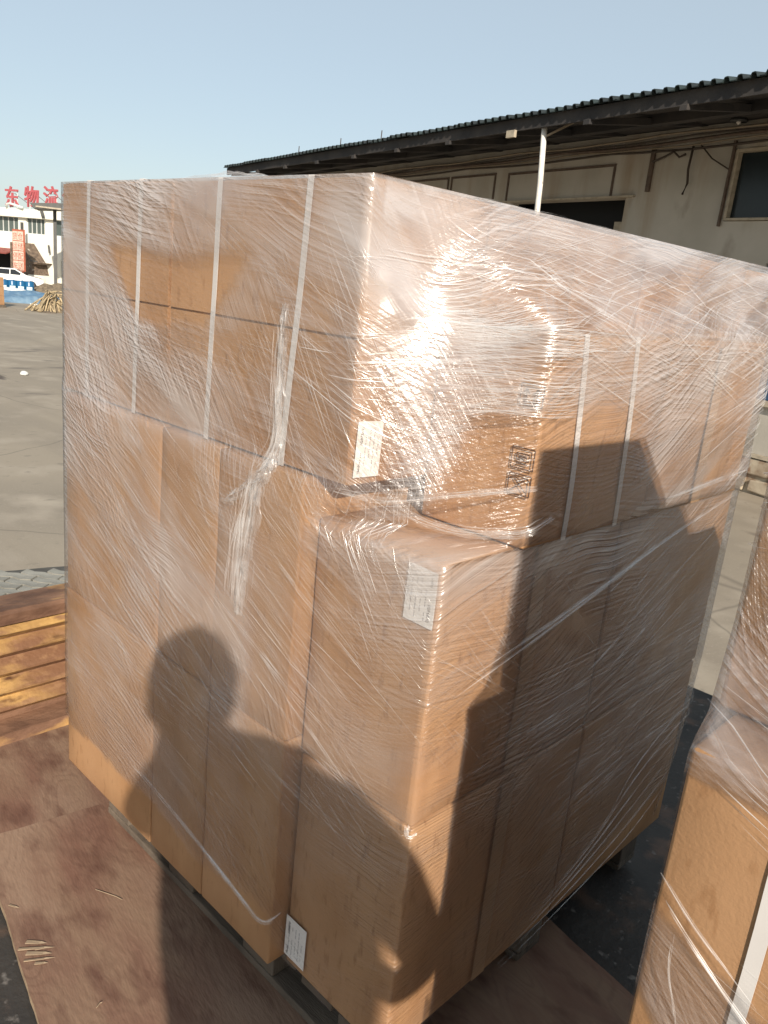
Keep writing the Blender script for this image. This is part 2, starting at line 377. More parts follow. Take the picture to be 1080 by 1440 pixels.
# ================================================================== GROUND AND YARD
g = MB(); g.add([(-900, -500, 0), (500, -500, 0), (500, 900, 0), (-900, 900, 0)], [(0, 1, 2, 3)])
ground = g.build('ground', GROUND, loc=(0, 0, -1.3)); tag(ground, kind='structure')
# a strip of interlocking pavers seen past the truck's side board
pv = MB(); arc = [R(145 + 26 * i / 24) for i in range(25)]
pv.add([(math.cos(a) * 5.2, math.sin(a) * 5.2, 0) for a in arc] + [(math.cos(a) * (7.72 + .12 * nz((a * 9, 1, 2))), math.sin(a) * (7.72 + .12 * nz((a * 9, 1, 2))), 0) for a in arc], [(i, i + 1, i + 26, i + 25) for i in range(24)])
paving = pv.build('paving', JOINT, loc=(0, 0, -1.296)); tag(paving, kind='structure')
pm = MB()
zig = [(-.19, -.055), (-.095, -.085), (0, -.055), (.095, -.085), (.19, -.055), (.19, .055), (.095, .025), (0, .055), (-.095, .025), (-.19, .055)]
zig = [(x * .96, y * .88) for x, y in zig]
pm.prism(zig, 'z', 0, .02)
pme = pm.mesh('paver'); pme.materials.append(PAVER)
ang = R(35)
for i in range(-5, 6):
    for j in range(-14, 15):
        x = i * .385 + (j % 2) * .19; y = j * .115
        px = -6.6 + x * math.cos(ang) - y * math.sin(ang); py = 2.72 + x * math.sin(ang) + y * math.cos(ang)
        dd = math.hypot(px, py)
        if not (6.3 < dd < 7.66 + .08 * math.sin(i * 2.1)) or not (.25 < -py / px < .60): continue
        o = bpy.data.objects.new('paver', pme); C.objects.link(o); o.parent = paving
        o.location = (px, py, .001 + random.uniform(0, .006)); o.rotation_euler = (random.uniform(-.02, .02), random.uniform(-.02, .02), ang + random.uniform(-.03, .03))
pp = MB()
bm = bmesh.new(); bmesh.ops.create_icosphere(bm, subdivisions=2, radius=.09)
for v in bm.verts: v.co *= 1 + .45 * nz(v.co, 9); v.co.z *= .7
me = bpy.data.meshes.new('crumpled_paper'); bm.to_mesh(me); bm.free(); me.materials.append(WFRAME)
o = bpy.data.objects.new('crumpled_paper', me); C.objects.link(o); o.location = (-19.46, 7.75, -1.25); o.scale = (1.0, 1.0, .9)
tag(o, 'small crumpled white scrap lying alone on the open yard concrete', 'litter')

# ================================================================== TRUCK BED
truck = empty('truck_bed', (0, 0, 0)); tag(truck, 'steel truck bed with a rusty yellow ribbed side board', 'truck')
b = MB(); b.box(-2.5, 2.2, -1.6, 3.45, -.16, -.024); b.build('floor_plate', STEEL, truck)
b = MB(); b.box(-2.62, -2.535, -1.6, 3.43, -.06, .44); b.build('side_board', RUST, truck)
for z0, z1, nm, mm in ((.368, .396, 'rib', YEL), (.298, .328, 'rib', YEL), (.226, .258, 'rib', YEL), (.154, .186, 'rib', YEL), (.09, .118, 'rib', YEL)):
    b = MB(); b.prism([(-2.536, z0 - .02), (-2.495, z0 + .012), (-2.495, z1 - .012), (-2.536, z1 + .02)], 'y', -1.6, 3.43)
    b.build(nm, mm, truck)
b = MB(); b.prism([(-2.63, .422), (-2.49, .415), (-2.488, .452), (-2.5, .462), (-2.63, .462)], 'y', -1.61, 3.44); b.build('top_rail', RUST, truck)
b = MB(); b.prism([(-2.54, -.03), (-2.45, -.028), (-2.46, .035), (-2.54, .05)], 'y', -1.6, 3.43); b.build('bottom_rail', RUST, truck)
for x in (-.9, .5):
    b = MB(); b.box(x, x + .14, -1.6, 3.43, -.42, -.162); b.build('chassis_rail', GREY, truck)
# ---- plywood sheets
def plywood(name, label, cx, cy, L, W, rz, z, seed):
    random.seed(seed)
    root = empty(name, (cx, cy, z), rz); tag(root, label, 'plywood')
    n = 90; vs = []; top = []
    def edge(x, y): return (x + .004 * nz((x * 9, y * 9, seed)) + .002 * nz((x * 60, y * 60, seed)), y + .004 * nz((x * 9 + 9, y * 9, seed)) + .0025 * nz((x * 60, y * 60, seed + 4)))
    pts = []
    for i in range(n): pts.append((-L / 2 + L * i / n, -W / 2))
    for i in range(n): pts.append((L / 2, -W / 2 + W * i / n))
    for i in range(n): pts.append((L / 2 - L * i / n, W / 2))
    for i in range(n): pts.append((-L / 2, W / 2 - W * i / n))
    pts = [edge(*p) for p in pts]
    k = len(pts)
    f = MB(); f.add([(x, y, 0) for x, y in pts], [tuple(range(k))]); f.build('face_veneer', PLY, root)
    e = MB(); e.add([(x, y, -.0005) for x, y in pts] + [(x, y, -.019) for x, y in pts], [(i, i + k, (i + 1) % k + k, (i + 1) % k) for i in range(k)] + [tuple(range(k, 2 * k))[::-1]])
    e.build('core_edge', PLY_EDGE, root)
    return root
ply = plywood('plywood_sheet', 'scuffed red-brown plywood sheet with a splintered near edge under the tall wrapped stack', -.62, 1.035, 2.66, 1.22, R(-9.8), 0, 3)
ply2 = plywood('plywood_sheet', 'second red-brown plywood sheet at the foot of the yellow side board', -2.17, 1.32, .56, 1.62, R(-9.8), -.001, 5)
# bare splinters torn out of the near edge
for k, (x, y, L, a) in enumerate(((-1.585, .628, .05, .8), (-1.568, .622, .085, .95), (-1.55, .620, .06, .88), (-1.533, .614, .07, 1.02), (-1.52, .612, .03, .9), (-1.56, .63, .03, 1.1), (-1.73, .632, .03, .5))):
    c_, s_ = math.cos(a), math.sin(a); wv = (.006, .004, .006, .003, .004, .002, .003)[k]
    q = MB(); q.add([(-L / 2, -wv, 0), (L * .1, -wv * .8, .001), (L / 2, 0, .002), (L * .2, wv * .7, .003), (-L / 2, wv, .001), (-L / 2, -wv, .004), (L * .1, -wv * .8, .004), (-L / 2, wv, .005)], [(0, 1, 6, 5), (1, 2, 3), (5, 6, 3, 4), (1, 3, 6)])
    o = q.build('splinter', SPLINTER, ply); o.scale.z = .5
    iv = Matrix.Rotation(R(9.8), 4, 'Z') @ Vector((x + .62, y - 1.035, 0))
    o.location = (iv.x, iv.y, .002); o.rotation_euler = (0, 0, a + R(9.8))
# short bits of litter on the sheet
for k, (x, y, L, a, lab) in enumerate(((-1.62, .83, .085, .42, 'thin pale straw lying on the plywood beside the pallet'), (-1.33, .66, .016, 1.8, 'tiny pale wood shaving near the splintered plywood edge'))):
    q = MB(); q.tube([(-L / 2, 0, .002), (-L / 6, .001, .003), (L / 4, .003, .003), (L / 2, .0, .004)], .0008, 5)
    o = q.build('wood_sliver', SPLINTER, loc=(x, y, .001), rot=(0, 0, a)); tag(o, lab, 'litter')

# ================================================================== CARTONS
def carton_mesh(x, y, z, seed, bulge=.004):
    """cardboard box body: slightly bulged panels, softened edges, origin at the base's centre"""
    def ticks(d, n):
        e = .005
        return [-d / 2, -d / 2 + e] + [-d / 2 + d * i / n for i in range(1, n)] + [d / 2 - e, d / 2]
    tx, ty, tz = ticks(x, 6), ticks(y, 6), ticks(z, 8)
    bm = bmesh.new(); cache = {}
    def vert(i, j, k):
        key = (i, j, k)
        if key in cache: return cache[key]
        p = Vector((tx[i], ty[j], tz[k])); ext = [i in (0, len(tx) - 1), j in (0, len(ty) - 1), k in (0, len(tz) - 1)]
        ne = sum(ext); r = .0016 if ne == 2 else (.0022 if ne == 3 else 0)
        u, v, w_ = p.x / (x / 2), p.y / (y / 2), p.z / (z / 2)
        if ne == 1:
            d = bulge * (1.1 * nz((p.x * 3 + seed, p.y * 3, p.z * 3)) + .45)
            if ext[0]: p.x += math.copysign(d * (1 - v * v) * (1 - w_ * w_), p.x)
            if ext[1]: p.y += math.copysign(d * (1 - u * u) * (1 - w_ * w_), p.y)
            if ext[2]: p.z += math.copysign(.3 * d * (1 - u * u) * (1 - v * v), p.z)
        if r:
            for a in range(3):
                if ext[a]: p[a] -= math.copysign(r, p[a])
        if ne >= 2:
            p += Vector((nz((seed, p.y * 6, p.z * 6)), nz((p.x * 6, seed, p.z * 6 + 4)), 0)) * .0022
        p.z += z / 2
        cache[key] = bm.verts.new(p); return cache[key]
    nx, ny, nz_ = len(tx) - 1, len(ty) - 1, len(tz) - 1
    for i in range(nx):
        for j in range(ny):
            for k, fl in ((0, 1), (nz_, 0)):
                q = [vert(i, j, k), vert(i + 1, j, k), vert(i + 1, j + 1, k), vert(i, j + 1, k)]
                bm.faces.new(q[::-1] if fl else q)
    for i in range(nx):
        for k in range(nz_):
            for j, fl in ((0, 0), (ny, 1)):
                q = [vert(i, j, k), vert(i + 1, j, k), vert(i + 1, j, k + 1), vert(i, j, k + 1)]
                bm.faces.new(q[::-1] if fl else q)
    for j in range(ny):
        for k in range(nz_):
            for i, fl in ((0, 1), (nx, 0)):
                q = [vert(i, j, k), vert(i, j + 1, k), vert(i, j + 1, k + 1), vert(i, j, k + 1)]
                bm.faces.new(q[::-1] if fl else q)
    me = bpy.data.meshes.new('box'); bm.to_mesh(me); bm.free()
    me.polygons.foreach_set('use_smooth', [True] * len(me.polygons)); me.materials.append(KRAFT)
    return me
_cs = [0]
def carton(x0, x1, y0, y1, z0, z1, label, group, flaps=None, straps=(), tape=None, rz=0., tilt=0., bulge=.004):
    _cs[0] += 1
    g_ = .0015
    X, Y, Z = x1 - x0 - 2 * g_, y1 - y0 - 2 * g_, z1 - z0 - g_
    root = empty('carton', ((x0 + x1) / 2, (y0 + y1) / 2, z0), rz); root.rotation_euler = (0, tilt, rz)
    tag(root, label, 'carton', group)
    fl = .003 if flaps else 0.
    if flaps == 'front':    # flaps close on the -Y side: two panels meeting at mid height
        o = bpy.data.objects.new('box', carton_mesh(X, Y - fl, Z, _cs[0] * 7.3, bulge * .3)); o.location = (0, fl / 2, 0)
        for s in (0, 1):
            q = MB(); nx = 8; h = Z / 2 - .0022
            za = .003 if s == 0 else Z / 2 + .0022
            vs = []
            for d in (-1, 0):
                for i in range(nx + 1):
                    for k in range(5):
                        x = -X / 2 + .003 + (X - .006) * i / nx; z = za + (h - .003) * k / 4
                        lift = .0035 * (1 + nz((x * 4, s * 5, _cs[0]))) * ((k / 4) if s == 0 else (1 - k / 4))
                        vs.append((x, -Y / 2 - lift if d == -1 else -Y / 2 + fl + .0005, z))
            fs = []; st = 5; O = (nx + 1) * 5
            for i in range(nx):
                for k in range(4):
                    a = i * st + k; fs.append((a, a + st, a + st + 1, a + 1))
            for i in range(nx):
                fs.append((i * st, i * st + O, (i + 1) * st + O, (i + 1) * st)); fs.append((i * st + 4, (i + 1) * st + 4, (i + 1) * st + 4 + O, i * st + 4 + O))
            for k in range(4):
                fs.append((k, k + 1, k + 1 + O, k + O)); fs.append((nx * st + k, nx * st + k + O, nx * st + k + 1 + O, nx * st + k + 1))
            q.add(vs, fs); q.build('flap', KRAFT, root)
    else:
        o = bpy.data.objects.new('box', carton_mesh(X, Y, Z, _cs[0] * 7.3, bulge))
    C.objects.link(o); o.parent = root
    # straps: a loop of white polypropylene band round the carton in a vertical plane
    for ax, pos, lean in straps:
        q = MB(); w_ = .0075; t = .0012; e = (.0012 + bulge * .85) if not flaps else .0042
        hx, hy = X / 2, Y / 2
        def ez(z): return e if flaps else .0012 + bulge * .8 * max(0, 1 - (2 * z / Z - 1) ** 2)
        N = 10; ring = []
        D = hy if ax == 'x' else hx
        for k in range(N + 1): ring.append((-D - ez(Z * k / N), -.001 + (Z + .004) * k / N))
        for k in range(1, N): ring.append((-D + 2 * D * k / N, Z + .003))
        for k in range(N + 1): ring.append((D + ez(Z - Z * k / N), Z + .003 - (Z + .004) * k / N))
        vs = []
        for (d, z) in ring:
            off = pos + lean * (z / Z - .5) + .004 * nz((z * 5, pos * 9, _cs[0]))
            for s in (-1, 1):
                vs.append((off + s * w_, d, z) if ax == 'x' else (d, off + s * w_, z))
        q.add(vs, [(2 * i, 2 * i + 1, 2 * i + 3, 2 * i + 2) for i in range(len(ring) - 1)])
        so_ = q.build('strap', STRAP, root)
        sm = so_.modifiers.new('thick', 'SOLIDIFY'); sm.thickness = t; sm.offset = 0
    if tape:                # clear brown tape along the top seam running down one side
        ax, hgt = tape
        q = MB(); e = .0012 + bulge * .7
        if ax == '-y': q.box(-.024, .024, -Y / 2 - e - .0006, -Y / 2 - e, Z - hgt, Z + .001)
        else: q.box(X / 2 + e, X / 2 + e + .0006, -.024, .024, Z - hgt, Z + .001)
        q.build('tape', TAPE, root)
    return root
random.seed(21)
G1 = 'cartons on the tall wrapped pallet stack'
YL = .918
zb, zm, zt = .15, .705, 1.253
xs = [-2.045, -1.57, -1.335, -1.067]
names_l = ['wide lower carton at the far left of the tall stack', 'narrow lower carton in the middle of the left face', 'lower carton at the left block end, beside the recess']
for i in range(3):
    carton(xs[i], xs[i + 1], YL - .003 + .001 * i, YL + .60, zb, zm, 'brown bottom-layer ' + names_l[i], G1, bulge=.004)
    carton(xs[i] + .006 * (i == 1), xs[i + 1] + .006 * (i == 0), YL + .001 * (i % 2), YL + .60, zm, zt, 'brown middle-layer ' + names_l[i], G1, bulge=.004)
# near right column, set back a little from the left block
rb0 = carton(-1.06, -.75, .957, 1.545, zb, .675, 'brown bottom carton at the near corner with a white sticker at its lower left', G1)
rt0 = carton(-1.06, -.752, .955, 1.545, .678, 1.178, 'brown carton at the near corner with a white sticker at its top right', G1, tape=('-y', .0) if 0 else None)
carton(-1.06, -.75, 1.548, 2.14, zb, .675, 'brown bottom carton at the far right end of the tall stack', G1)
carton(-1.06, -.75, 1.548, 2.145, .678, 1.178, 'brown middle carton at the far right end of the tall stack', G1)
# upper tier: big strapped cartons lying with their flap seam to the left face
A1 = carton(-2.09, -1.572, .938, 1.53, zt + .002, 1.768, 'upper left big carton with two white straps and a flap seam', G1, flaps='front',
            straps=(('x', -.118, .016), ('x', .118 + .008, .022)))
A2 = carton(-1.568, -.975, .938, 1.25, zt + .002, 1.766, 'upper front big carton with two white straps and a sticker on its right side', G1, flaps='front',
            straps=(('x', -.131, .02), ('x', .132, .034)))
ys = [1.253, 1.57, 1.88, 2.19, 2.50, 2.81]
for i in range(5):
    carton(-1.50, -.975 - .004 * (i % 2), ys[i], ys[i + 1] - .003, zt + .002, 1.764 - .003 * i, 'brown upper carton number %s behind the big front one, along the roof side of the stack' % ('one', 'two', 'three')[i] if 0 else
           ('brown upper carton directly behind the big front carton', 'brown upper carton in the middle of the row behind the big front one', 'fourth brown upper carton of the row behind the big front one', 'fifth brown upper carton of the row behind the big front one', 'brown upper carton at the far end of the row behind the big front one')[i], G1)
# lower strapped cartons on the near right column
B1 = carton(-.973, -.727, 1.138, 1.578, 1.180, 1.552, 'shorter carton with two white straps and dark handling marks at its corner', G1,
            straps=(('y', -.11 + .004, -.03), ('y', .082, -.038)), bulge=.006)
B2 = carton(-.973, -.727, 1.582, 2.09, 1.180, 1.556, 'shorter plain carton at the far right end beside the strapped one', G1, bulge=.007)

# ---- stickers and printed marks
def text_mesh(body, size, mat_, name, parent, M_):
    cu = bpy.data.curves.new(name, 'FONT'); cu.body = body; cu.size = size; cu.resolution_u = 2
    to = bpy.data.objects.new('tmp', cu); C.objects.link(to)
    dg = bpy.context.evaluated_depsgraph_get(); me = bpy.data.meshes.new_from_object(to.evaluated_get(dg))
    bpy.data.objects.remove(to); me.materials.clear(); me.materials.append(mat_); me.name = name
    o = bpy.data.objects.new(name, me); C.objects.link(o); o.parent = parent; o.matrix_local = M_
    return o
def sticker(root, M_, wd, ht, flip=False, seed=1, words=True):
    """white paper sticker; its lines of print run along the long (vertical) side.  M_: local x right, y up, z out"""
    rnd = random.Random(seed)
    q = MB(); N = 6; vs = []
    for i in range(N + 1):
        for j in range(N + 1):
            u = i / N; v = j / N; curl = .004 * max(0, u + v - 1.55) if seed == 1 else 0
            vs.append((u * wd, v * ht, .0012 + curl))
    q.add(vs, [(i * (N + 1) + j, (i + 1) * (N + 1) + j, (i + 1) * (N + 1) + j + 1, i * (N + 1) + j + 1) for i in range(N) for j in range(N)])
    s = q.build('sticker', PAPER, root); s.matrix_local = M_
    sm = s.modifiers.new('thick', 'SOLIDIFY'); sm.thickness = .0006; sm.offset = -1
    p = MB(); p2 = MB()
    # columns of tiny print reading along the sticker's height; each dash a word
    for c_ in range(1, 5):
        x = wd * (c_ + .1) / 6.2
        y = .10 * ht
        while y < ht * .88:
            L = rnd.uniform(.05, .13) * ht
            if rnd.random() < .82 and y + L < ht * .9 and abs(y / ht - .5) > .03:
                n_ = max(2, int(L / .0026))
                for k in range(n_):     # letters
                    yy = y + L * k / n_
                    p.add([(x, yy, .0016), (x + rnd.uniform(.0014, .0026), yy, .0016), (x + rnd.uniform(.0014, .0026), yy + L / n_ * .7, .0016), (x, yy + L / n_ * .7, .0016)], [(0, 1, 2, 3)])
            y += L + .02 * ht
    p.build('fine_print', INK_GREY, s)
    if words:
        sz = .0085
        for body, fx, fy in (('Model', .86, .94), ('(GREEN)', .84, .42)):
            if flip: rot, px, py = R(90), wd * (1 - fx) + .004, ht * (1 - fy)
            else: rot, px, py = R(-90), wd * fx - .004, ht * fy
            text_mesh(body, sz, INK, 'printed_word', s, Matrix.Translation((px, py, .0019)) @ Matrix.Rotation(rot, 4, 'Z'))
        for body, fx, fy in (('P.O:', .16, .84), ('N.W: kg', .14, .60)):
            if flip: rot, px, py = R(90), wd * (1 - fx), ht * (1 - fy)
            else: rot, px, py = R(-90), wd * fx - .006, ht * fy
            text_mesh(body, .0055, INK_GREY, 'printed_word', s, Matrix.Translation((px, py, .0019)) @ Matrix.Rotation(rot, 4, 'Z'))
    return s
FRONT = Matrix(((1, 0, 0, 0), (0, 0, -1, 0), (0, 1, 0, 0), (0, 0, 0, 1)))          # -Y faces
RIGHT = Matrix(((0, 0, 1, 0), (1, 0, 0, 0), (0, 1, 0, 0), (0, 0, 0, 1)))           # +X faces
def on(root, x, y, z, F, rot=0.): 
    c_ = root.location
    return Matrix.Translation((x - c_.x, y - c_.y, z - c_.z)) @ F @ Matrix.Rotation(rot, 4, 'Z')
sticker(rt0, on(rt0, -.8225, .9515, 1.064, FRONT, R(-.5)), .066, .100, seed=1)
sticker(rb0, on(rb0, -1.058, .953, .174, FRONT, R(-.5)), .066, .103, seed=2, flip=True)
sticker(A2, on(A2, -.9715, .947, 1.272, RIGHT, R(-1.5)), .062, .100, seed=3, flip=True)
def tape_strip(root, M_, w_, h_):
    q = MB(); n = 8
    q.add([(x, h_ * i / n, .0016 + .0006 * nz((i, x * 40, h_))) for i in range(n + 1) for x in (0, w_)], [(2 * i, 2 * i + 1, 2 * i + 3, 2 * i + 2) for i in range(n)])
    o = q.build('tape', TAPE, root); o.matrix_local = M_; return o
tape_strip(rt0, on(rt0, -.7495, 1.225, .685, RIGHT), .045, .485)
tape_strip(rb0, on(rb0, -.7475, 1.225, .16, RIGHT), .045, .505)
tape_strip(B2, on(B2, -.7215, 1.80, 1.185, RIGHT), .045, .36)
def symbol(root, M_, kind):
    q = MB(); s = .046
    def ln(a, b, w_=.0026):
        a = Vector((*a, .0012)); b = Vector((*b, .0012)); d = (b - a).normalized(); r = Vector((-d.y, d.x, 0)) * w_ / 2
        q.add([a - r, b - r, b + r, a + r], [(0, 1, 2, 3)])
    fr = [(0, 0), (s, 0), (s, .036), (0, .036)]
    for i in range(4): ln(fr[i], fr[(i + 1) % 4])
    if kind == 'hooks':
        ln((.008, .006), (.034, .028)); ln((.038, .006), (.012, .028))
        for sx in (1, -1):
            cx = .023 + sx * .011
            arc = [(cx + sx * .0115 * math.cos(t), .0225 + .0075 * math.sin(t)) for t in [math.pi * (1 - i / 8) if sx > 0 else math.pi * (1 - i / 8) for i in range(9)]]
            for a, b in zip(arc, arc[1:]): ln(a, b, .0022)
    elif kind == 'stack':
        ln((.010, .008), (.036, .008)); ln((.010, .014), (.036, .014)); ln((.010, .014), (.010, .026)); ln((.036, .014), (.036, .026)); ln((.010, .026), (.036, .026)); ln((.014, .020), (.032, .020), .004)
    elif kind == 'umbrella':
        ln((.023, .006), (.023, .028)); 
        arc = [(.023 + .014 * math.cos(math.pi * i / 8), .016 + .013 * math.sin(math.pi * i / 8)) for i in range(9)]
        for a, b in zip(arc, arc[1:]): ln(a, b, .004)
        ln((.009, .016), (.037, .016), .003)
    else:
        for dx in (.012, .034):
            ln((dx, .008), (dx, .026), .004); ln((dx - .006, .020), (dx, .029), .003); ln((dx + .006, .020), (dx, .029), .003)
        ln((.006, .006), (.040, .006), .003)
    o = q.build('handling_mark', INK_BROWN, root); o.matrix_local = M_
    return o
for kd, z in (('hooks', 1.276), ('stack', 1.322), ('arrows', 1.43)):
    symbol(B1, on(B1, -.7745, 1.1335, z, FRONT), kd)

# ================================================================== PALLETS
def pallet(name, label, x0, x1, y0, y1, group):
    root = empty(name, ((x0 + x1) / 2, (y0 + y1) / 2, .001)); tag(root, label, 'pallet', group)
    W, D = x1 - x0, y1 - y0; rnd = random.Random(int(x0 * 100))
    for i in range(3):
        y = -D / 2 + (D - .1) * i / 2
        q = MB(); q.box(-W / 2, W / 2, y, y + .1, 0, .02); q.build('bottom_board', PALLET, root, bevel=.003)
        for j in range(4):
            x = -W / 2 + (W - .12) * j / 3
            q = MB(); q.box(x, x + .12, y + .002, y + .098, .0205, .105); q.build('block', PALLET, root, bevel=.004)
    n = 9; s = (W + .03) / n
    for i in range(n):
        q = MB(); x = -W / 2 + i * s; q.box(x, x + s - .03, -D / 2 - rnd.uniform(0, .012), D / 2 + rnd.uniform(0, .012), .1055, .126); q.build('deck_board', PALLET, root, bevel=.003)
    for i in range(3):
        y = -D / 2 + (D - .09) * i / 2
        q = MB(); q.box(-W / 2, W / 2, y, y + .09, .1265, .147); q.build('cross_board', PALLET, root, bevel=.003)
    return root
PG = 'wooden pallets under the wrapped stacks'
pallet('pallet', 'weathered wooden pallet under the tall wrapped stack', -1.93, -.79, .985, 2.11, PG)

# ================================================================== STRETCH FILM on the tall stack
class Hull:
    """film surface: rings of corner points by height; U runs along the ring (one unit per segment)"""
    def __init__(s, levels, origin): s.levels = levels; s.o = origin; s.n = len(levels[0][1]) - 1
    def ring(s, z):
        L = s.levels
        if z >= L[0][0]: return [Vector((*p, z)) for p in L[0][1]]
        for (za, ra), (zb_, rb_) in zip(L, L[1:]):
            if z >= zb_:
                t = (za - z) / (za - zb_)
                return [Vector((a[0] + (b_[0] - a[0]) * t, a[1] + (b_[1] - a[1]) * t, z)) for a, b_ in zip(ra, rb_)]
        return [Vector((*p, z)) for p in L[-1][1]]
    def pt(s, U, z):
        r = s.ring(z); i = max(0, min(s.n - 1, int(math.floor(U)))); t = U - i
        return r[i] + (r[i + 1] - r[i]) * t
    def seg(s, U, z):
        r = s.ring(z); i = max(0, min(s.n - 1, int(math.floor(U)))); return max(.02, (r[i + 1] - r[i]).length)
    def nrm(s, U, z):
        i = max(0, min(s.n - 1, int(math.floor(U)))); U = min(max(U, i + .02), i + .98)
        a = s.pt(U + .015, z) - s.pt(U - .015, z); b_ = s.pt(U, z + .01) - s.pt(U, z - .01)
        n_ = a.cross(b_); return n_.normalized() if n_.length > 1e-9 else Vector((0, -1, 0))
H1 = Hull([
    (1.7675, [(-2.0905, 2.9), (-2.0905, .9355), (-.972, .9335), (-.968, 1.24), (-.968, 2.84), (-1.3, 2.9)]),
    (1.62,  [(-2.097, 2.9), (-2.0905, .935), (-.970, .932), (-.81, 1.125), (-.81, 2.3), (-1.0, 2.9)]),
    (1.562, [(-2.097, 2.9), (-2.0905, .935), (-.970, .932), (-.717, 1.126), (-.716, 2.10), (-1.0, 2.9)]),
    (1.30,  [(-2.090, 2.2), (-2.090, .935), (-.970, .932), (-.715, 1.122), (-.715, 2.10), (-1.0, 2.2)]),
    (1.266, [(-2.09, 2.2), (-2.089, .931), (-.972, .929), (-.716, 1.12), (-.715, 2.11), (-1.0, 2.2)]),
    (1.248, [(-2.05, 2.2), (-2.050, .9135), (-.995, .918), (-.717, 1.11), (-.715, 2.11), (-1.0, 2.2)]),
    (1.194, [(-2.05, 2.2), (-2.0455, .9130), (-1.045, .911), (-.720, 1.09), (-.718, 2.11), (-1.0, 2.2)]),
    (1.1825, [(-2.05, 2.2), (-2.0452, .9130), (-1.05, .911), (-.743, .946), (-.739, 2.15), (-1.0, 2.2)]),
    (.70,   [(-2.05, 2.2), (-2.0452, .9125), (-1.058, .911), (-.742, .946), (-.738, 2.15), (-1.0, 2.2)]),
    (.40,   [(-2.05, 2.2), (-2.0452, .9115), (-1.060, .910), (-.742, .946), (-.738, 2.12), (-1.0, 2.2)]),
    (.12,   [(-2.02, 2.2), (-2.0445, .9105), (-1.062, .909), (-.743, .947), (-.745, 2.05), (-1.0, 2.15)]),
], 0)
def film(name, H, nseg, zs, m, label, lift, seed, u0=2, hole=None, layers=lambda U, z: 1.):
    """mesh of the film with real buckles; UV in metres round the stack"""
    cols = []
    for i, k in enumerate(nseg):
        for j in range(k): cols.append(i + j / k)
    cols.append(float(H.n)); cols[-1] -= 1e-6
    vs = []; uvs = []
    zmid = 1.0
    per = {}
    acc = 0; last = None; pos = []
    for U in cols:
        p = H.pt(U, zmid)
        if last is not None: acc += (p - last).length
        last = p; pos.append(acc)
    ref = [pos[i] for i, U in enumerate(cols) if U >= u0 - 1e-6][0]
    for z in zs:
        for U, a in zip(cols, pos):
            zz = z
            p = H.pt(U, zz); n_ = H.nrm(U, zz); t = U - math.floor(U)
            inner = min(1., 6 * min(t, 1 - t))
            amp = lift(U, z)
            wr = (noise.noise(Vector((a * 3 + seed, z * 5, 0))) * .6 + noise.noise(Vector(((a + z * .5) * 14, z * 30, seed))) * .25) * inner
            p = p + n_ * (amp * (.9 * inner + wr) + .0006)
            if 2 < U < 3 and z > 1.25:
                sg = min(1, (z - 1.25) / .32) * (1 if z < 1.6 else max(0, (1.7675 - z) / .1675))
                p = p - n_ * (.05 * math.sin(math.pi * t) * sg)
            vs.append(p); uvs.append((a - ref, z))
    N = len(cols); fs = []
    for r in range(len(zs) - 1):
        for c_ in range(N - 1):
            q = (r * N + c_, (r + 1) * N + c_, (r + 1) * N + c_ + 1, r * N + c_ + 1)
            if hole:
                mid = sum((vs[k] for k in q), Vector()) / 4
                if hole(uvs[q[0]], cols[c_], zs[r]): continue
            fs.append(q)
    me = bpy.data.meshes.new(name); me.from_pydata([tuple(v) for v in vs], [], fs); me.update()
    la = me.attributes.new('layers', 'FLOAT', 'POINT')
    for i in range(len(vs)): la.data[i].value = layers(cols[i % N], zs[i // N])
    ul = me.uv_layers.new(name='wrap')
    for lp in me.loops: ul.data[lp.index].uv = uvs[lp.vertex_index]
    me.polygons.foreach_set('use_smooth', [True] * len(me.polygons)); me.materials.append(m)
    o = bpy.data.objects.new(name, me); C.objects.link(o); tag(o, label, 'stretch film')
    return o
def frange(a, b, n): return [a + (b - a) * i / n for i in range(n + 1)]
zs1 = frange(1.7675, 1.56, 14) + frange(1.55, 1.16, 34) + frange(1.145, .12, 70)
def lift1(U, z):
    a = .004
    if 1 < U < 2 and z > 1.27: a = .007
    if 2 < U < 3 and 1.2 < z < 1.62: a = .012
    if 1 < U < 2 and z < 1.2: a = .006
    return a * min(1, max(.1, (1.775 - z) / .06))
def foot1(U, z):
    # the foot of the film is ragged; the lowest hand of cardboard is bare
    x = U * 1.1
    e = .20 + .05 * nz((x * 3, 0, 4))
    if 1 <= U < 2: e = .30 - .02 * (U - 1) + .04 * nz((x * 4, 2, 4)) + .012 * nz((x * 17, 2, 4))
    elif 2 <= U < 3: e = .24 - .08 * (U - 2) + .04 * nz((x * 6, 2, 4))
    elif 3 <= U < 4: e = .16 + .14 * (U - 3) ** 1.5 + .01 * nz((x * 20, 2, 4))
    return smooth(e - .006, e + .006, z)
def smooth(a, b, x):
    t = min(1, max(0, (x - a) / (b - a))); return t * t * (3 - 2 * t)
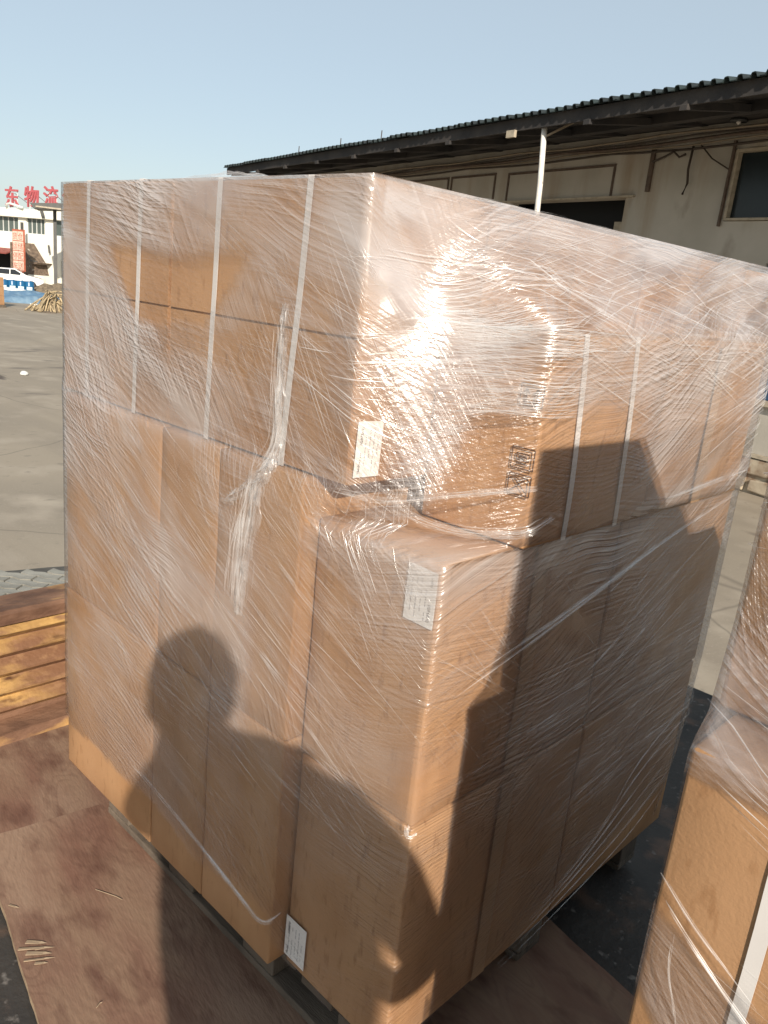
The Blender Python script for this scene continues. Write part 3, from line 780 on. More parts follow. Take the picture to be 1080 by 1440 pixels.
def layers_shade1(U, z):
    # how many turns of film lie over each other: many round the top tier, few at the foot and over the near corner; also cut to darken the right face
    k = .45 + .6 * smooth(.25, 1.0, z) + .25 * smooth(1.60, 1.66, z + .05 * (U - 1))
    if 1 <= U <= 2:
        x = (U - 1) * 1.118
        jx = .03 * nz((x * 4, z * 4, 3))
        def inside(x0, x1, z0, z1, sl, f): return smooth(0, f, jx + min(x - x0 - sl * (z - z0), x1 - x + sl * (z0 - z), z - z0, z1 - z))
        k *= 1 - .85 * inside(.40, .68, 1.455, 1.64, -.8, .03)      # bare window in the film on the big left carton
        k *= 1 - .7 * inside(.52, .84, 1.395, 1.50, -.9, .03)
        k *= 1 - .5 * smooth(.93, 1.0, x) * smooth(1.25, 1.15, z)
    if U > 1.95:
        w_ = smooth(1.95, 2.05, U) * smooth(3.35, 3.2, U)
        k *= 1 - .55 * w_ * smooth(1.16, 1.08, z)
        q_ = smooth(2.45, 2.7, U + .9 * (1.38 - z)) * smooth(3.5, 3.25, U) * smooth(1.17, 1.2, z) * smooth(1.47, 1.40, z)
        k *= 1 - .8 * q_
    if U > 3.1: k *= 1 - .45 * smooth(3.1, 3.3, U) * smooth(1.12, 1.0, z)  # shade put into the film: haze thinned where the right face lies in shadow
    if U > 2.1: k += .7 * smooth(1.69, 1.73, z)
    return k * foot1(U, z)
f1 = film('stretch_film', H1, [10, 60, 36, 60, 6], zs1, FILM, 'clear wrinkled stretch film wrapped tightly round the tall carton stack', lift1, 3, 2, None, layers_shade1)

def strands(H, groups, seed, m, name, parent, wmul=1.):
    """ridges of stretched film as thin raised ribbons lying on the film"""
    rnd = random.Random(seed); q = MB()
    for (u0, u1, z0, z1, cnt, ang, spread, Lm, wd, off) in groups:
        k = 0
        while k < cnt:
            # a bundle of nearly parallel, nearly straight ridges
            bu = rnd.uniform(u0, u1); bz = rnd.uniform(z0, z1); ba = ang + rnd.gauss(0, spread)
            nb = rnd.randint(5, 20); gap = rnd.uniform(.004, .013); bend = rnd.gauss(0, 2.0); fan = rnd.gauss(0, .18); LB = 1.3 * Lm * rnd.uniform(.5, 1.3)
            for j in range(nb):
                k += 1
                L = LB * rnd.uniform(.35, 1.25); N = max(5, int(L / .025))
                a0 = ba + fan * (j - nb / 2) + rnd.gauss(0, .5)
                U = bu + rnd.gauss(0, .06); z = bz + (j - nb / 2) * gap / max(.3, math.cos(R(a0)))
                w_ = wd * rnd.choice((.16, .18, .2, .22, .26, .34, .6)) * wmul
                pts = []
                for i in range(N + 1):
                    st = L / N; aa = R(a0 + bend * (i / N - .5))
                    U += math.cos(aa) * st / H.seg(min(max(U, 0), H.n - .001), z); z += math.sin(aa) * st
                    if not (.02 < U < H.n - .02) or z > 1.768 or z < z0 - .2 or z < .14: break
                    if H is H1 and layers_shade1(U, z) < .30: break
                    n_ = H.nrm(U, z); sg = 0
                    if H is H1 and 2 < U < 3 and z > 1.25: sg = .05 * math.sin(math.pi * (U - 2)) * min(1, (z - 1.25) / .32) * (1 if z < 1.6 else max(0, (1.7675 - z) / .1675))
                    pts.append((H.pt(U, z) + n_ * (off - sg), n_))
                if len(pts) < 4: continue
                vs = []
                for i, (p, n_) in enumerate(pts):
                    d = (pts[min(i + 1, len(pts) - 1)][0] - pts[max(i - 1, 0)][0]).normalized(); r = d.cross(n_).normalized()
                    ww = w_ * max(.1, math.sin(math.pi * i / (len(pts) - 1))) ** .7
                    vs += [p - r * ww, p + n_ * ww, p + r * ww]
                fs = []
                for i in range(len(pts) - 1):
                    fs += [(3 * i, 3 * i + 1, 3 * i + 4, 3 * i + 3), (3 * i + 1, 3 * i + 2, 3 * i + 5, 3 * i + 4)]
                q.add(vs, fs)
    o = q.build(name, m, parent, smooth=True); o['kind'] = 'stuff'
    return o
#        u0   u1   z0   z1   n   ang spread len  width offset
strands(H1, [
    (1.0, 1.9, 1.30, 1.76, 300, -25, 4, .30, .0017, .006),
    (1.0, 1.6, 1.38, 1.68, 200, -4, 2.5, .22, .0017, .006),
    (1.6, 2.0, 1.27, 1.74, 260, -54, 4, .24, .0017, .006),
    (1.05, 1.9, .80, 1.25, 260, -30, 4, .25, .0016, .007),
    (1.02, 1.6, .35, .80, 110, -3, 2.5, .20, .0016, .008),
    (1.5, 2.3, .35, .75, 90, -10, 4, .24, .0017, .008),
    (1.9, 2.9, .72, 1.14, 80, -33, 4, .20, .0016, .008),
    (2.2, 3.98, 1.69, 1.765, 260, -1, 2, .30, .0020, .006),
    (2.0, 2.7, 1.12, 1.26, 40, -58, 4, .12, .0016, .010),
    (3.0, 3.6, .85, 1.16, 150, -43, 4, .14, .0016, .008),
    (3.1, 3.95, .30, .85, 300, 3, 3, .26, .0017, .008),
    (3.1, 3.9, .20, .45, 110, 17, 4, .3, .0019, .010),
], 15, SOFT, 'film_ridge', f1)
strands(H1, [
    (1.05, 1.95, 1.30, 1.72, 60, -28, 8, .3, .0016, .007),
    (1.1, 1.8, .80, 1.2, 40, -32, 6, .26, .0015, .007),
    (1.9, 2.6, .45, .70, 40, -14, 4, .2, .0017, .008),
    (2.0, 2.75, 1.36, 1.60, 240, 3, 4, .24, .0022, .009),
    (2.0, 2.7, 1.27, 1.50, 260, -57, 3, .15, .0016, .009),
    (2.0, 2.6, 1.42, 1.58, 170, 2, 3, .22, .0022, .009),
    (3.1, 3.95, .35, .85, 150, 3, 3, .24, .0013, .008),
    (2.1, 2.75, 1.26, 1.38, 90, 16, 3, .20, .0024, .009),
    (2.2, 3.3, 1.55, 1.72, 110, -18, 6, .25, .0020, .010),
    (3.1, 3.95, 1.30, 1.62, 170, 19, 4, .36, .0020, .008),
    (3.1, 3.9, 1.48, 1.72, 110, -12, 6, .3, .0020, .008),
    (3.2, 3.95, .80, 1.15, 60, 24, 4, .26, .0017, .008),
    (3.2, 3.9, .22, .5, 40, 16, 4, .3, .0017, .010),
], 5, RIDGE, 'film_ridge', f1)
def fold(pts, wd, m=ROPE, parent=f1, name='film_fold', sub=6, jit=.0015, sq=.45, seed=0):
    """a flattened rope of bunched film along a path"""
    P = [Vector(p) for p in pts]; path = []
    for i in range(len(P) - 1):
        p0 = P[max(i - 1, 0)]; p1 = P[i]; p2 = P[i + 1]; p3 = P[min(i + 2, len(P) - 1)]
        for k in range(sub):
            t = k / sub; path.append(.5 * ((2 * p1) + (p2 - p0) * t + (2 * p0 - 5 * p1 + 4 * p2 - p3) * t * t + (3 * p1 - p0 - 3 * p2 + p3) * t ** 3))
    path.append(P[-1]); q = MB(); rnd = random.Random(seed * 13 + 5); n = len(path)
    cnt = max(5, int(wd * 2600)); out0 = Vector((.68, -.73, 0))
    for w_ in range(cnt):
        i0 = int(rnd.uniform(0, .45) * n); i1 = min(n, i0 + max(4, int(rnd.uniform(.35, 1.) * n))); off = rnd.gauss(0, .42) * wd; hgt = rnd.uniform(0, 1) * wd * sq; ph = rnd.uniform(0, 99)
        half = rnd.uniform(.0004, .0011) * (1 + 20 * wd); vs = []
        for i in range(i0, i1):
            d = (path[min(i + 1, n - 1)] - path[max(i - 1, 0)]).normalized(); r = d.cross(out0)
            r = r.normalized() if r.length > .1 else Vector((1, 0, 0)); n_ = r.cross(d)
            if n_.dot(out0) < 0: n_ = -n_
            p = path[i] + r * (off + wd * .35 * nz((i * .35, ph, 1))) + n_ * (hgt + wd * .25 * nz((i * .5, ph, 5)))
            ww = half * (1 if i0 < i < i1 - 1 else .15); vs += [p - r * ww, p + n_ * ww, p + r * ww]
        k = len(vs) // 3; fs = []
        for i in range(k - 1): fs += [(3 * i, 3 * i + 1, 3 * i + 4, 3 * i + 3), (3 * i + 1, 3 * i + 2, 3 * i + 5, 3 * i + 4)]
        q.add(vs, fs)
    return q.build(name, m, parent, smooth=True)
def sheet(name, fn, nu, nv, m, parent):
    vs = [fn(i / nu, j / nv) for i in range(nu + 1) for j in range(nv + 1)]
    fs = [(i * (nv + 1) + j, (i + 1) * (nv + 1) + j, (i + 1) * (nv + 1) + j + 1, i * (nv + 1) + j + 1) for i in range(nu) for j in range(nv)]
    me = bpy.data.meshes.new(name); me.from_pydata([tuple(v) for v in vs], [], fs); me.update()
    la = me.attributes.new('layers', 'FLOAT', 'POINT'); la.data.foreach_set('value', [1.] * len(vs))
    ul = me.uv_layers.new(name='wrap')
    for lp in me.loops:
        k = lp.vertex_index; ul.data[lp.index].uv = (k // (nv + 1) / nu * 1.4 + .5, k % (nv + 1) / nv * .8 + .7)
    me.polygons.foreach_set('use_smooth', [True] * len(me.polygons)); me.materials.append(m)
    o = bpy.data.objects.new(name, me); C.objects.link(o); o.parent = parent; return o
# film gathered white below the fourth strap, spreading onto the lower cartons
def crumple(name, path, w0, w1, m, seed, nu=46, nv=16):
    P = [Vector(p) for p in path]
    def fn(u, v):
        k = min(len(P) - 2, int(u * (len(P) - 1))); t = u * (len(P) - 1) - k
        p = P[k].lerp(P[k + 1], t); wd = (w0 + (w1 - w0) * u) * (.75 + .5 * nz((u * 4, seed, 1)) + .25 * nz((u * 17, seed, 7)))
        x = (v - .5) * 2 * wd; c_ = max(0, 1 - (2 * v - 1) ** 2)
        ridge = abs(nz((v * 9 + u * 2, u * 7, seed))) * .9 + abs(nz((v * 22, u * 16, seed + 3))) * .5
        return p + Vector((x + .006 * nz((u * 12, v * 8, seed)), -.016 * c_ ** .6 * ridge - .0005, .006 * nz((u * 20, v * 12, seed + 5))))
    return sheet(name, fn, nu, nv, m, f1)
crumple('film_crumple', [(-1.165, .932, 1.55), (-1.163, .931, 1.42), (-1.158, .928, 1.30), (-1.165, .914, 1.245)], .012, .026, CRUMP, 2)
crumple('film_crumple', [(-1.145, .926, 1.285), (-1.175, .910, 1.235), (-1.235, .906, 1.19), (-1.285, .906, 1.15)], .020, .028, CRUMP, 5)
crumple('film_crumple', [(-1.185, .910, 1.235), (-1.205, .906, 1.13), (-1.22, .906, 1.03), (-1.225, .906, .93)], .045, .018, CRUMP, 9)
fold([(-1.17, .93, 1.52), (-1.165, .928, 1.42), (-1.155, .922, 1.30), (-1.18, .905, 1.24)], .014, SOFT, seed=1, sq=.3)
fold([(-1.20, .905, 1.22), (-1.215, .90, 1.10), (-1.225, .90, .95)], .024, SOFT, seed=2, sq=.2)
# the roll of film under the overhang, catching the sun
fold([(-.93, 1.01, 1.225), (-.86, 1.035, 1.208), (-.80, 1.07, 1.203), (-.74, 1.105, 1.212), (-.708, 1.12, 1.225), (-.70, 1.17, 1.245)], .010, seed=4, sq=.8)
fold([(-1.0, .915, 1.25), (-.92, .985, 1.24), (-.84, 1.04, 1.262), (-.76, 1.085, 1.285), (-.705, 1.12, 1.30)], .007, seed=5, sq=.8)
# long bands where the film's edge runs round the stack
fold([(-1.58, .872, .40), (-1.35, .872, .37), (-1.15, .875, .325), (-1.057, .882, .30), (-1.04, .92, .312)], .008, BAND, seed=7, sq=.15)
fold([(-.712, 1.60, 1.215), (-.708, 1.80, 1.228), (-.706, 2.09, 1.25)], .008, BAND, seed=10, sq=.15)
fold([(-.735, 1.06, .96), (-.73, 1.35, 1.02), (-.728, 1.75, 1.11), (-.722, 2.1, 1.18)], .005, BAND, seed=11, sq=.2)
fold([(-.735, 1.0, .93), (-.73, 1.3, 1.0), (-.728, 1.7, 1.10)], .004, BAND, seed=12, sq=.2)
# stretched hem at the foot of the right side
for k in range(6):
    fold([(-.737, 1.22 + .05 * k, .135 + .02 * k), (-.733, 1.5 + .04 * k, .165 + .035 * k), (-.732, 1.85, .22 + .05 * k), (-.735, 2.08, .30 + .05 * k)], .0022, SOFT, seed=13 + k, sq=.5)
# knot at the corner and long thin whiskers on the near corner
fold([(-.748, .939, .70), (-.741, .937, .682), (-.733, .948, .69)], .006, seed=30, sq=1)
# slack film puffed up over the top
sheet('film_top', lambda u, v: (-2.0905 + 1.1225 * u, .9345 + 1.95 * v, 1.768 + .007 * (nz((u * 5, v * 5, 1)) + .6) * math.sin(math.pi * u) * min(1, v * 8)), 40, 40, FILM, f1)
sheet('film_puff', lambda u, v: (-1.70 + .36 * u, .955 + .16 * v + .012 * nz((u * 8, v * 8, 4)), 1.767 + .034 * math.sin(math.pi * u) ** .6 * (.35 + .65 * u) * math.sin(math.pi * v) ** .6 * (1 + .35 * nz((u * 6, v * 7, 2)) + .15 * nz((u * 25, v * 18, 2)))), 40, 16, CRUMP, f1)

# ================================================================== SECOND WRAPPED STACK (right edge of the picture)
G2 = 'cartons on the wrapped stack at the right edge'
X2, Y2 = -.249, .748
pallet('pallet', 'wooden pallet under the wrapped stack at the right edge', X2 + .02, X2 + 1.0, Y2 + .02, Y2 + 1.1, PG)
c2 = carton(X2, X2 + .40, Y2, Y2 + .46, .68, 1.188, 'near left carton with a white strap on the wrapped stack at the right edge', G2, straps=(('x', -.095, .0),))
carton(X2 + .005, X2 + .40, Y2 + .012, Y2 + .46, .15, .678, 'bottom near left carton of the wrapped stack at the right edge', G2)
carton(X2 + .403, X2 + .80, Y2, Y2 + .46, .68, 1.186, 'near right carton on the wrapped stack at the right edge', G2)
carton(X2 + .403, X2 + .80, Y2 + .01, Y2 + .46, .15, .678, 'bottom near right carton of the wrapped stack at the right edge', G2)
carton(X2 + .06, X2 + .45, Y2 + .465, Y2 + .90, .15, .678, 'bottom back carton of the wrapped stack at the right edge', G2)
carton(X2 + .06, X2 + .45, Y2 + .465, Y2 + .90, .68, 1.186, 'upper back carton of the wrapped stack at the right edge', G2)
carton(X2 - .014, X2 + .25, Y2 + .100, Y2 + .45, 1.190, 1.64, 'small upright carton on top of the wrapped stack at the right edge', G2, rz=R(-1))
carton(X2 + .03, X2 + .34, Y2 + .455, Y2 + .72, 1.190, 1.50, 'top carton behind the small upright one on the right edge stack', G2)
carton(X2 + .05, X2 + .34, Y2 + .725, Y2 + .96, 1.190, 1.42, 'rear top carton of the wrapped stack at the right edge', G2)
H2 = Hull([
    (1.64, [(X2 - .016, Y2 + .95), (X2 - .0155, Y2 + .098), (X2 + .275, Y2 + .096), (X2 + .30, Y2 + .46), (X2 + .2, Y2 + .95)]),
    (1.30, [(X2 - .016, Y2 + .95), (X2 - .0155, Y2 + .096), (X2 + .33, Y2 + .085), (X2 + .5, Y2 + .6), (X2 + .5, Y2 + .95)]),
    (1.205, [(X2 - .008, Y2 + .93), (X2 - .006, Y2 + .05), (X2 + .78, Y2 + .02), (X2 + .81, Y2 + .5), (X2 + .7, Y2 + .92)]),
    (1.187, [(X2 + .001, Y2 + .92), (X2 + .0008, Y2 - .001), (X2 + .804, Y2 - .003), (X2 + .804, Y2 + .46), (X2 + .7, Y2 + .91)]),
    (.15, [(X2 + .001, Y2 + .92), (X2 + .0008, Y2 - .0005), (X2 + .804, Y2 - .001), (X2 + .804, Y2 + .46), (X2 + .7, Y2 + .91)]),
], 0)
def layers2(U, z):
    k = .6 + .9 * smooth(1.165, 1.19, z) * smooth(1.40, 1.25, z); x = (U - 1) * .81
    if 1 <= U < 2:
        e = .02 * nz((x * 6, 3, 1))
        k *= 1 - smooth(1.168, 1.158, z) * smooth(.985 - .42 * x + e, 1.0 - .42 * x + e, z)          # bare front of the near carton
        k *= 1 - smooth(.90 - .9 * x + 2 * e, .885 - .9 * x + 2 * e, z) * smooth(.50, .53, z)
    return k * smooth(.19, .21, z)
f2 = film('stretch_film', H2, [20, 50, 20, 10], frange(1.64, 1.21, 20) + frange(1.205, 1.0, 16) + frange(.99, .15, 40), FILM2, 'loose clear stretch film round the carton stack at the right edge', lambda U, z: .005, 9, 1, None, layers2)
strands(H2, [(1.0, 1.5, .80, 1.0, 46, -22, 8, .20, .0013, .006), (.8, 1.4, 1.195, 1.5, 50, 30, 30, .10, .0014, .006), (1.0, 1.5, .30, .8, 30, -12, 8, .2, .0014, .006)], 8, RIDGE, 'film_ridge', f2)
fold([(X2 - .008, Y2 - .008, 1.03), (X2 + .03, Y2 - .012, 1.0), (X2 + .10, Y2 - .012, .948), (X2 + .18, Y2 - .012, .90)], .0022, BAND, f2, seed=60, sq=.2)
fold([(X2 - .002, Y2 - .008, 1.045), (X2 + .05, Y2 - .012, 1.005), (X2 + .13, Y2 - .012, .955)], .0018, BAND, f2, seed=61, sq=.2)
fold([(X2 + .03, Y2 - .012, .985), (X2 + .035, Y2 - .014, .94), (X2 + .05, Y2 - .016, .90), (X2 + .055, Y2 - .02, .882)], .0022, ROPE, f2, seed=62, sq=.8)

# third stack, unseen past the right edge, added to deepen the right face's shade
G3 = 'cartons on the added unseen stack beyond the right edge stack'
pallet('pallet', 'wooden pallet under the added unseen carton stack beyond the right edge of the picture', .78, 1.78, .98, 2.3, PG)
for (x0, x1, y0, y1, z0, z1, lab) in ((.76, 1.28, .96, 1.62, .15, .70, 'bottom near left carton of the added unseen stack beyond the right edge stack'), (1.283, 1.80, .96, 1.62, .15, .70, 'bottom near right carton of the added unseen stack beyond the right edge stack'),
        (.76, 1.28, 1.625, 2.3, .15, .70, 'bottom far carton of the added unseen stack beyond the right edge stack'), (.76, 1.28, .96, 1.62, .703, 1.25, 'middle near left carton of the added unseen stack beyond the right edge stack'),
        (1.283, 1.80, .96, 1.62, .703, 1.25, 'middle near right carton of the added unseen stack beyond the right edge stack'), (.76, 1.28, 1.625, 2.3, .703, 1.25, 'middle far carton of the added unseen stack beyond the right edge stack'),
        (.77, 1.29, .97, 1.63, 1.253, 1.80, 'top near carton of the added unseen stack beyond the right edge stack'), (.77, 1.29, 1.635, 2.3, 1.253, 1.80, 'top far carton of the added unseen stack beyond the right edge stack')):
    carton(x0, x1, y0, y1, z0, z1, lab, G3)

# ================================================================== PHOTOGRAPHER (behind the camera; casts the head-and-elbows shadow)
def skin_body(name, verts, edges, radii, m, parent, rootv=0, sub=2):
    me = bpy.data.meshes.new(name); me.from_pydata(verts, edges, []); me.update(); me.materials.append(m)
    o = bpy.data.objects.new(name, me); C.objects.link(o)
    md = o.modifiers.new('skin', 'SKIN'); md.use_smooth_shade = True
    for i, r in enumerate(radii):
        rr = r if isinstance(r, tuple) else (r, r); me.skin_vertices[0].data[i].radius = rr; me.skin_vertices[0].data[i].use_root = (i == rootv)
    sd = o.modifiers.new('sub', 'SUBSURF'); sd.levels = sub; sd.render_levels = sub
    o.parent = parent; return o
person = empty('person', (.25, -.20, 0), math.atan2(.7, -.66) - math.pi / 2)
tag(person, 'person in a dark jacket standing on the truck bed holding up a phone', 'person')
# local frame: +y is the way the person faces, +x right
V_ = [(0.22, -.02, .98), (.22, -.02, 1.13), (.18, -.02, 1.32), (.12, -.02, 1.48), (.055, -.01, 1.55),          # pelvis, waist, chest, neck base, neck
      (.045, .01, 1.60),                                                                                   # skull base
      (-.02, -.01, 1.42), (-.085, .03, 1.26), (-.07, .13, 1.28), (-.05, .22, 1.40), (-.045, .265, 1.52),           # left shoulder..hand
      (.34, -.01, 1.455), (.455, -.01, 1.30), (.54, .0, 1.15), (.44, .10, 1.06), (.34, .17, 1.05),                    # right shoulder..hand
      (.13, -.01, .86), (.10, .02, .50), (.09, -.01, .10), (.09, .10, .045),
      (.32, -.01, .86), (.31, .02, .50), (.31, -.01, .10), (.31, .10, .045)]
E_ = [(0, 1), (1, 2), (2, 3), (3, 4), (4, 5), (2, 6), (6, 7), (7, 8), (8, 9), (9, 10), (2, 11), (11, 12), (12, 13), (13, 14), (14, 15), (0, 16), (16, 17), (17, 18), (18, 19), (0, 20), (20, 21), (21, 22), (22, 23)]
R_ = [(.235, .13), (.245, .13), (.225, .14), (.16, .09), (.13, .09), (.115, .09), .085, .065, .055, .045, .036, .09, .07, .058, .045, .036, .11, .075, .055, .045, .11, .075, .055, .045]
skin_body('body', V_, E_, R_, JACKET, person)
# head: skull with face, ears and hair
bm = bmesh.new(); bmesh.ops.create_uvsphere(bm, u_segments=24, v_segments=16, radius=1)
for v in bm.verts:
    x, y, z = v.co; fx = .078 * (1 - .12 * max(0, -z)); v.co = (x * fx, y * .098, z * .122)
    if y > .6 and abs(x) < .35 and -.35 < z < .1: v.co.y += .024 * (1 - abs(x) / .35) * (1 - abs(z + .15) / .3)
    if y > .6 and abs(abs(x) - .38) < .2 and .0 < z < .25: v.co.y -= .008
    if y > .5 and z < -.7: v.co.y += .012
me = bpy.data.meshes.new('head'); bm.to_mesh(me); bm.free(); me.polygons.foreach_set('use_smooth', [True] * len(me.polygons)); me.materials.append(SKIN)
hd = bpy.data.objects.new('head', me); C.objects.link(hd); hd.parent = person; hd.location = (.03, .03, 1.66); hd.scale = (1.1, 1.05, 1.17)
for sx in (-1, 1):
    q = MB(); q.lathe([(.004, -.006), (.02, -.004), (.026, .004), (.016, .008)], 10); o = q.build('ear', SKIN, hd, True, loc=(sx * .078, -.005, .0), rot=(0, sx * R(80), 0)); o.scale = (1.2, .8, 1)
    q = MB(); q.lathe([(.001, -.011), (.008, -.008), (.012, 0), (.008, .008), (.001, .011)], 10); q.build('eye', PAPER, hd, True, loc=(sx * .03, .086, .012))
q = MB(); q.box(-.024, .024, .083, .092, -.055, -.048); q.build('mouth', REDFRAME, hd)
bm = bmesh.new(); bmesh.ops.create_uvsphere(bm, u_segments=24, v_segments=16, radius=1)
for v in list(bm.verts):
    if v.co.z < -.1 + .75 * v.co.y: bm.verts.remove(v)
for v in bm.verts: h_ = 1 + .10 * nz(v.co * 4) + .05 * nz(v.co * 11); v.co = (v.co.x * .094 * h_, v.co.y * .112 * h_ - .004, v.co.z * .136 * h_)
me = bpy.data.meshes.new('hair'); bm.to_mesh(me); bm.free(); me.materials.append(HAIR)
o = bpy.data.objects.new('hair', me); C.objects.link(o); o.parent = hd
for sx in (-1,):
    hx = .02 + sx * .095; V = [(hx, .268, 1.535), (hx - sx * .012, .288, 1.57)]; E2 = [(0, 1)]; Rr = [.026, .03]
    for k in range(4):
        a = len(V); z = 1.552 + .019 * k
        V += [(hx - sx * .012, .298, z), (hx - sx * .02, .312, z), (hx - sx * .034, .318, z), (hx - sx * (.046 + .003 * (k % 3)), .313, z)]
        E2 += [(1, a), (a, a + 1), (a + 1, a + 2), (a + 2, a + 3)]; Rr += [.010, .009, .0085, .008]
    a = len(V); V += [(hx - sx * .018, .275, 1.548), (hx - sx * .034, .285, 1.562), (hx - sx * .046, .292, 1.575)]; E2 += [(0, a), (a, a + 1), (a + 1, a + 2)]; Rr += [.013, .010, .009]
    skin_body('hand', V, E2, Rr, SKIN, person)
hx, hy, hz_ = .34, .17, 1.05
V = [(hx, hy, hz_), (hx - .025, hy + .02, hz_ - .015)]; E2 = [(0, 1)]; Rr = [.03, .034]
for k in range(4):
    a = len(V); y = hy - .005 + .018 * k
    V += [(hx - .06, y, hz_ - .025), (hx - .085, y, hz_ - .045), (hx - .095, y - .004, hz_ - .07), (hx - .088, y - .008, hz_ - .088 + .004 * (k % 3))]; E2 += [(1, a), (a, a + 1), (a + 1, a + 2), (a + 2, a + 3)]; Rr += [.0105, .0095, .009, .008]
a = len(V); V += [(hx - .022, hy + .045, hz_ - .005), (hx - .045, hy + .065, hz_ - .01), (hx - .062, hy + .075, hz_ - .02)]; E2 += [(0, a), (a, a + 1), (a + 1, a + 2)]; Rr += [.013, .0105, .009]
skin_body('hand', V, E2, Rr, SKIN, person)
# the phone is held just behind the lens position, screen towards the face
tel = empty('phone', (0, 0, 1.6)); tel.matrix_world = cam.matrix_world @ Matrix.Translation((0, -.05, .022))
tag(tel, 'black phone held up in both hands by the person', 'phone')
q = MB(); q.box(-.038, .038, -.08, .08, -.004, .004); q.build('case', PHONE, tel, bevel=.003)
q = MB(); q.box(-.034, .034, -.075, .075, .0042, .0052); q.build('screen', CARGL, tel)
q = MB(); q.lathe([(.006, -.002), (.006, .002)], 12); q.build('lens', CARGL, tel, loc=(0, .052, -.0065))

# ================================================================== WAREHOUSE on the right
wh = empty('warehouse', (-5.004, 14.589, 0), R(-13)); tag(wh, 'long stained plaster warehouse with a deep dark eave', 'warehouse')
T = .26
q = MB()
def wbox(x0, x1, z0, z1): q.box(x0, x1, 0, T, z0, z1)
SL, SR = -18.0, 7.
wbox(SL, -11.6, -.6, 5.13); wbox(-11.6, -8.1, 3.75, 5.13); wbox(-8.1, -7.35, -.6, 5.13)
wbox(-7.35, -3.83, 3.76, 5.13); wbox(-3.83, -1.47, -.6, 5.13); wbox(-1.47, SR, -.6, .33); wbox(-1.47, -.46, .33, 3.29)
wbox(-.46, SR, 2.6, 3.29); wbox(2.4, SR, .33, 2.6); wbox(1.0, SR, 3.29, 4.49); wbox(-1.47, SR, 4.49, 5.13)
q.box(SL, SR, 6.0, 6.2, -1.3, 5.05); q.box(SL, SL + .2, .3, 6, -1.3, 5.05); q.box(SR - .2, SR, .3, 6, -1.3, 5.05)
q.build('wall', PLASTER, wh)
q = MB(); q.box(SL, SR, -.10, T, -.66, -.602); q.build('ledge', PALEFRAME, wh)
rnd = random.Random(4); x = -3.2
q = MB(); q.box(SL, -3.2, -.05, T, -1.3, -.662); q.box(2.4, SR, -.05, T, -1.3, -.662); q.box(-3.2, 2.4, -.02, T, -1.3, -.662); q.build('plinth', STONE, wh)
for row in range(2):
    x = -3.2 - row * .15
    while x < 2.3:
        L = rnd.uniform(.35, .7); z0 = -1.3 + row * .32; s = MB(); d = [rnd.uniform(0, .05) for _ in range(4)]; s.prism([(x + .01 + d[0], z0 + .01 + d[1]), (x + L - .01 - d[2], z0 + .02), (x + L - .02 - d[0], z0 + .30 - d[3]), (x + L * .5, z0 + .315 - d[1]), (x + .02 + d[2], z0 + .29 - d[2])], 'y', -.07 - rnd.uniform(0, .05), -.018); s.build('stone', STONE, wh, bevel=.025); x += L
q = MB(); q.box(-.7, 2.7, -.10, -.002, .24, .332); q.build('door_sill', PALEFRAME, wh)
for (x0, x1, z0, z1, nm) in ((-7.6, -3.6, -.6, 4.6, 'doorway'), (-11.9, -7.9, -.6, 4.6, 'doorway')):
    q = MB(); q.box(x0, x1, .9, 1.0, z0, z1); q.build(nm, VOID, wh)
q = MB(); q.box(-4.35, -3.95, .35, .6, 2.9, 3.35); q.build('switch_box', PALEFRAME, wh)
# blue door at the picture's edge, window with frame and dark panes
bd = MB(); bd.box(-.455, 2.395, .05, .10, .34, 2.595); bdo = bd.build('blue_door', BLUEP, wh)
for k in range(6):
    s = MB(); s.box(-.10 + .45 * k, -.05 + .45 * k, .03, .049, .36, 2.58); s.build('door_rib', BLUEP, bdo)
wf = MB(); wf.box(-1.47, -1.41, -.03, .14, 3.30, 4.48); wf.box(.94, .995, -.03, .14, 3.30, 4.48); wf.box(-1.409, .939, -.03, .14, 4.43, 4.48); wf.box(-1.409, .939, -.045, .14, 3.30, 3.34)
win = wf.build('window', PALEFRAME, wh)
for x0, x1 in ((-1.405, -.62), (-.585, .16), (.195, .935)):
    s = MB(); s.box(x0, x1, .08, .09, 3.345, 4.425); s.build('pane', GLASSD, win)
for x0 in (-.615, .165):
    s = MB(); s.box(x0, x0 + .026, .05, .10, 3.345, 4.425); s.build('mullion', REDFRAME, win)
s = MB(); s.bar((-1.50, -.05, 4.62), (-1.52, -.05, 3.20), .05, .04); s.build('down_pipe', REDFRAME, wh)
# lintel panels: shallow frames over the doorways
def frame_panel(x0, x1, z0, z1, m):
    q = MB(); t = .05; e = -.022
    q.box(x0, x1, e, -.001, z1 - t, z1); q.box(x0, x0 + t, e, -.001, z0, z1 - t - .001); q.box(x1 - t, x1, e, -.001, z0, z1 - t - .001)
    return q.build('lintel_frame', m, wh)
frame_panel(-7.55, -4.22, 3.80, 4.42, REDFRAME); frame_panel(-11.8, -9.9, 3.85, 4.45, REDFRAME); frame_panel(-9.8, -8.0, 3.85, 4.45, REDFRAME)
q = MB(); q.box(-7.6, -3.6, -.06, -.003, 3.765, 3.80); q.build('lintel_ledge', PALEFRAME, wh)
q = MB(); q.box(-3.28 - .06, -3.28 + .03, -.05, -.002, 3.85, 4.62); q.build('wall_strip', REDFRAME, wh)
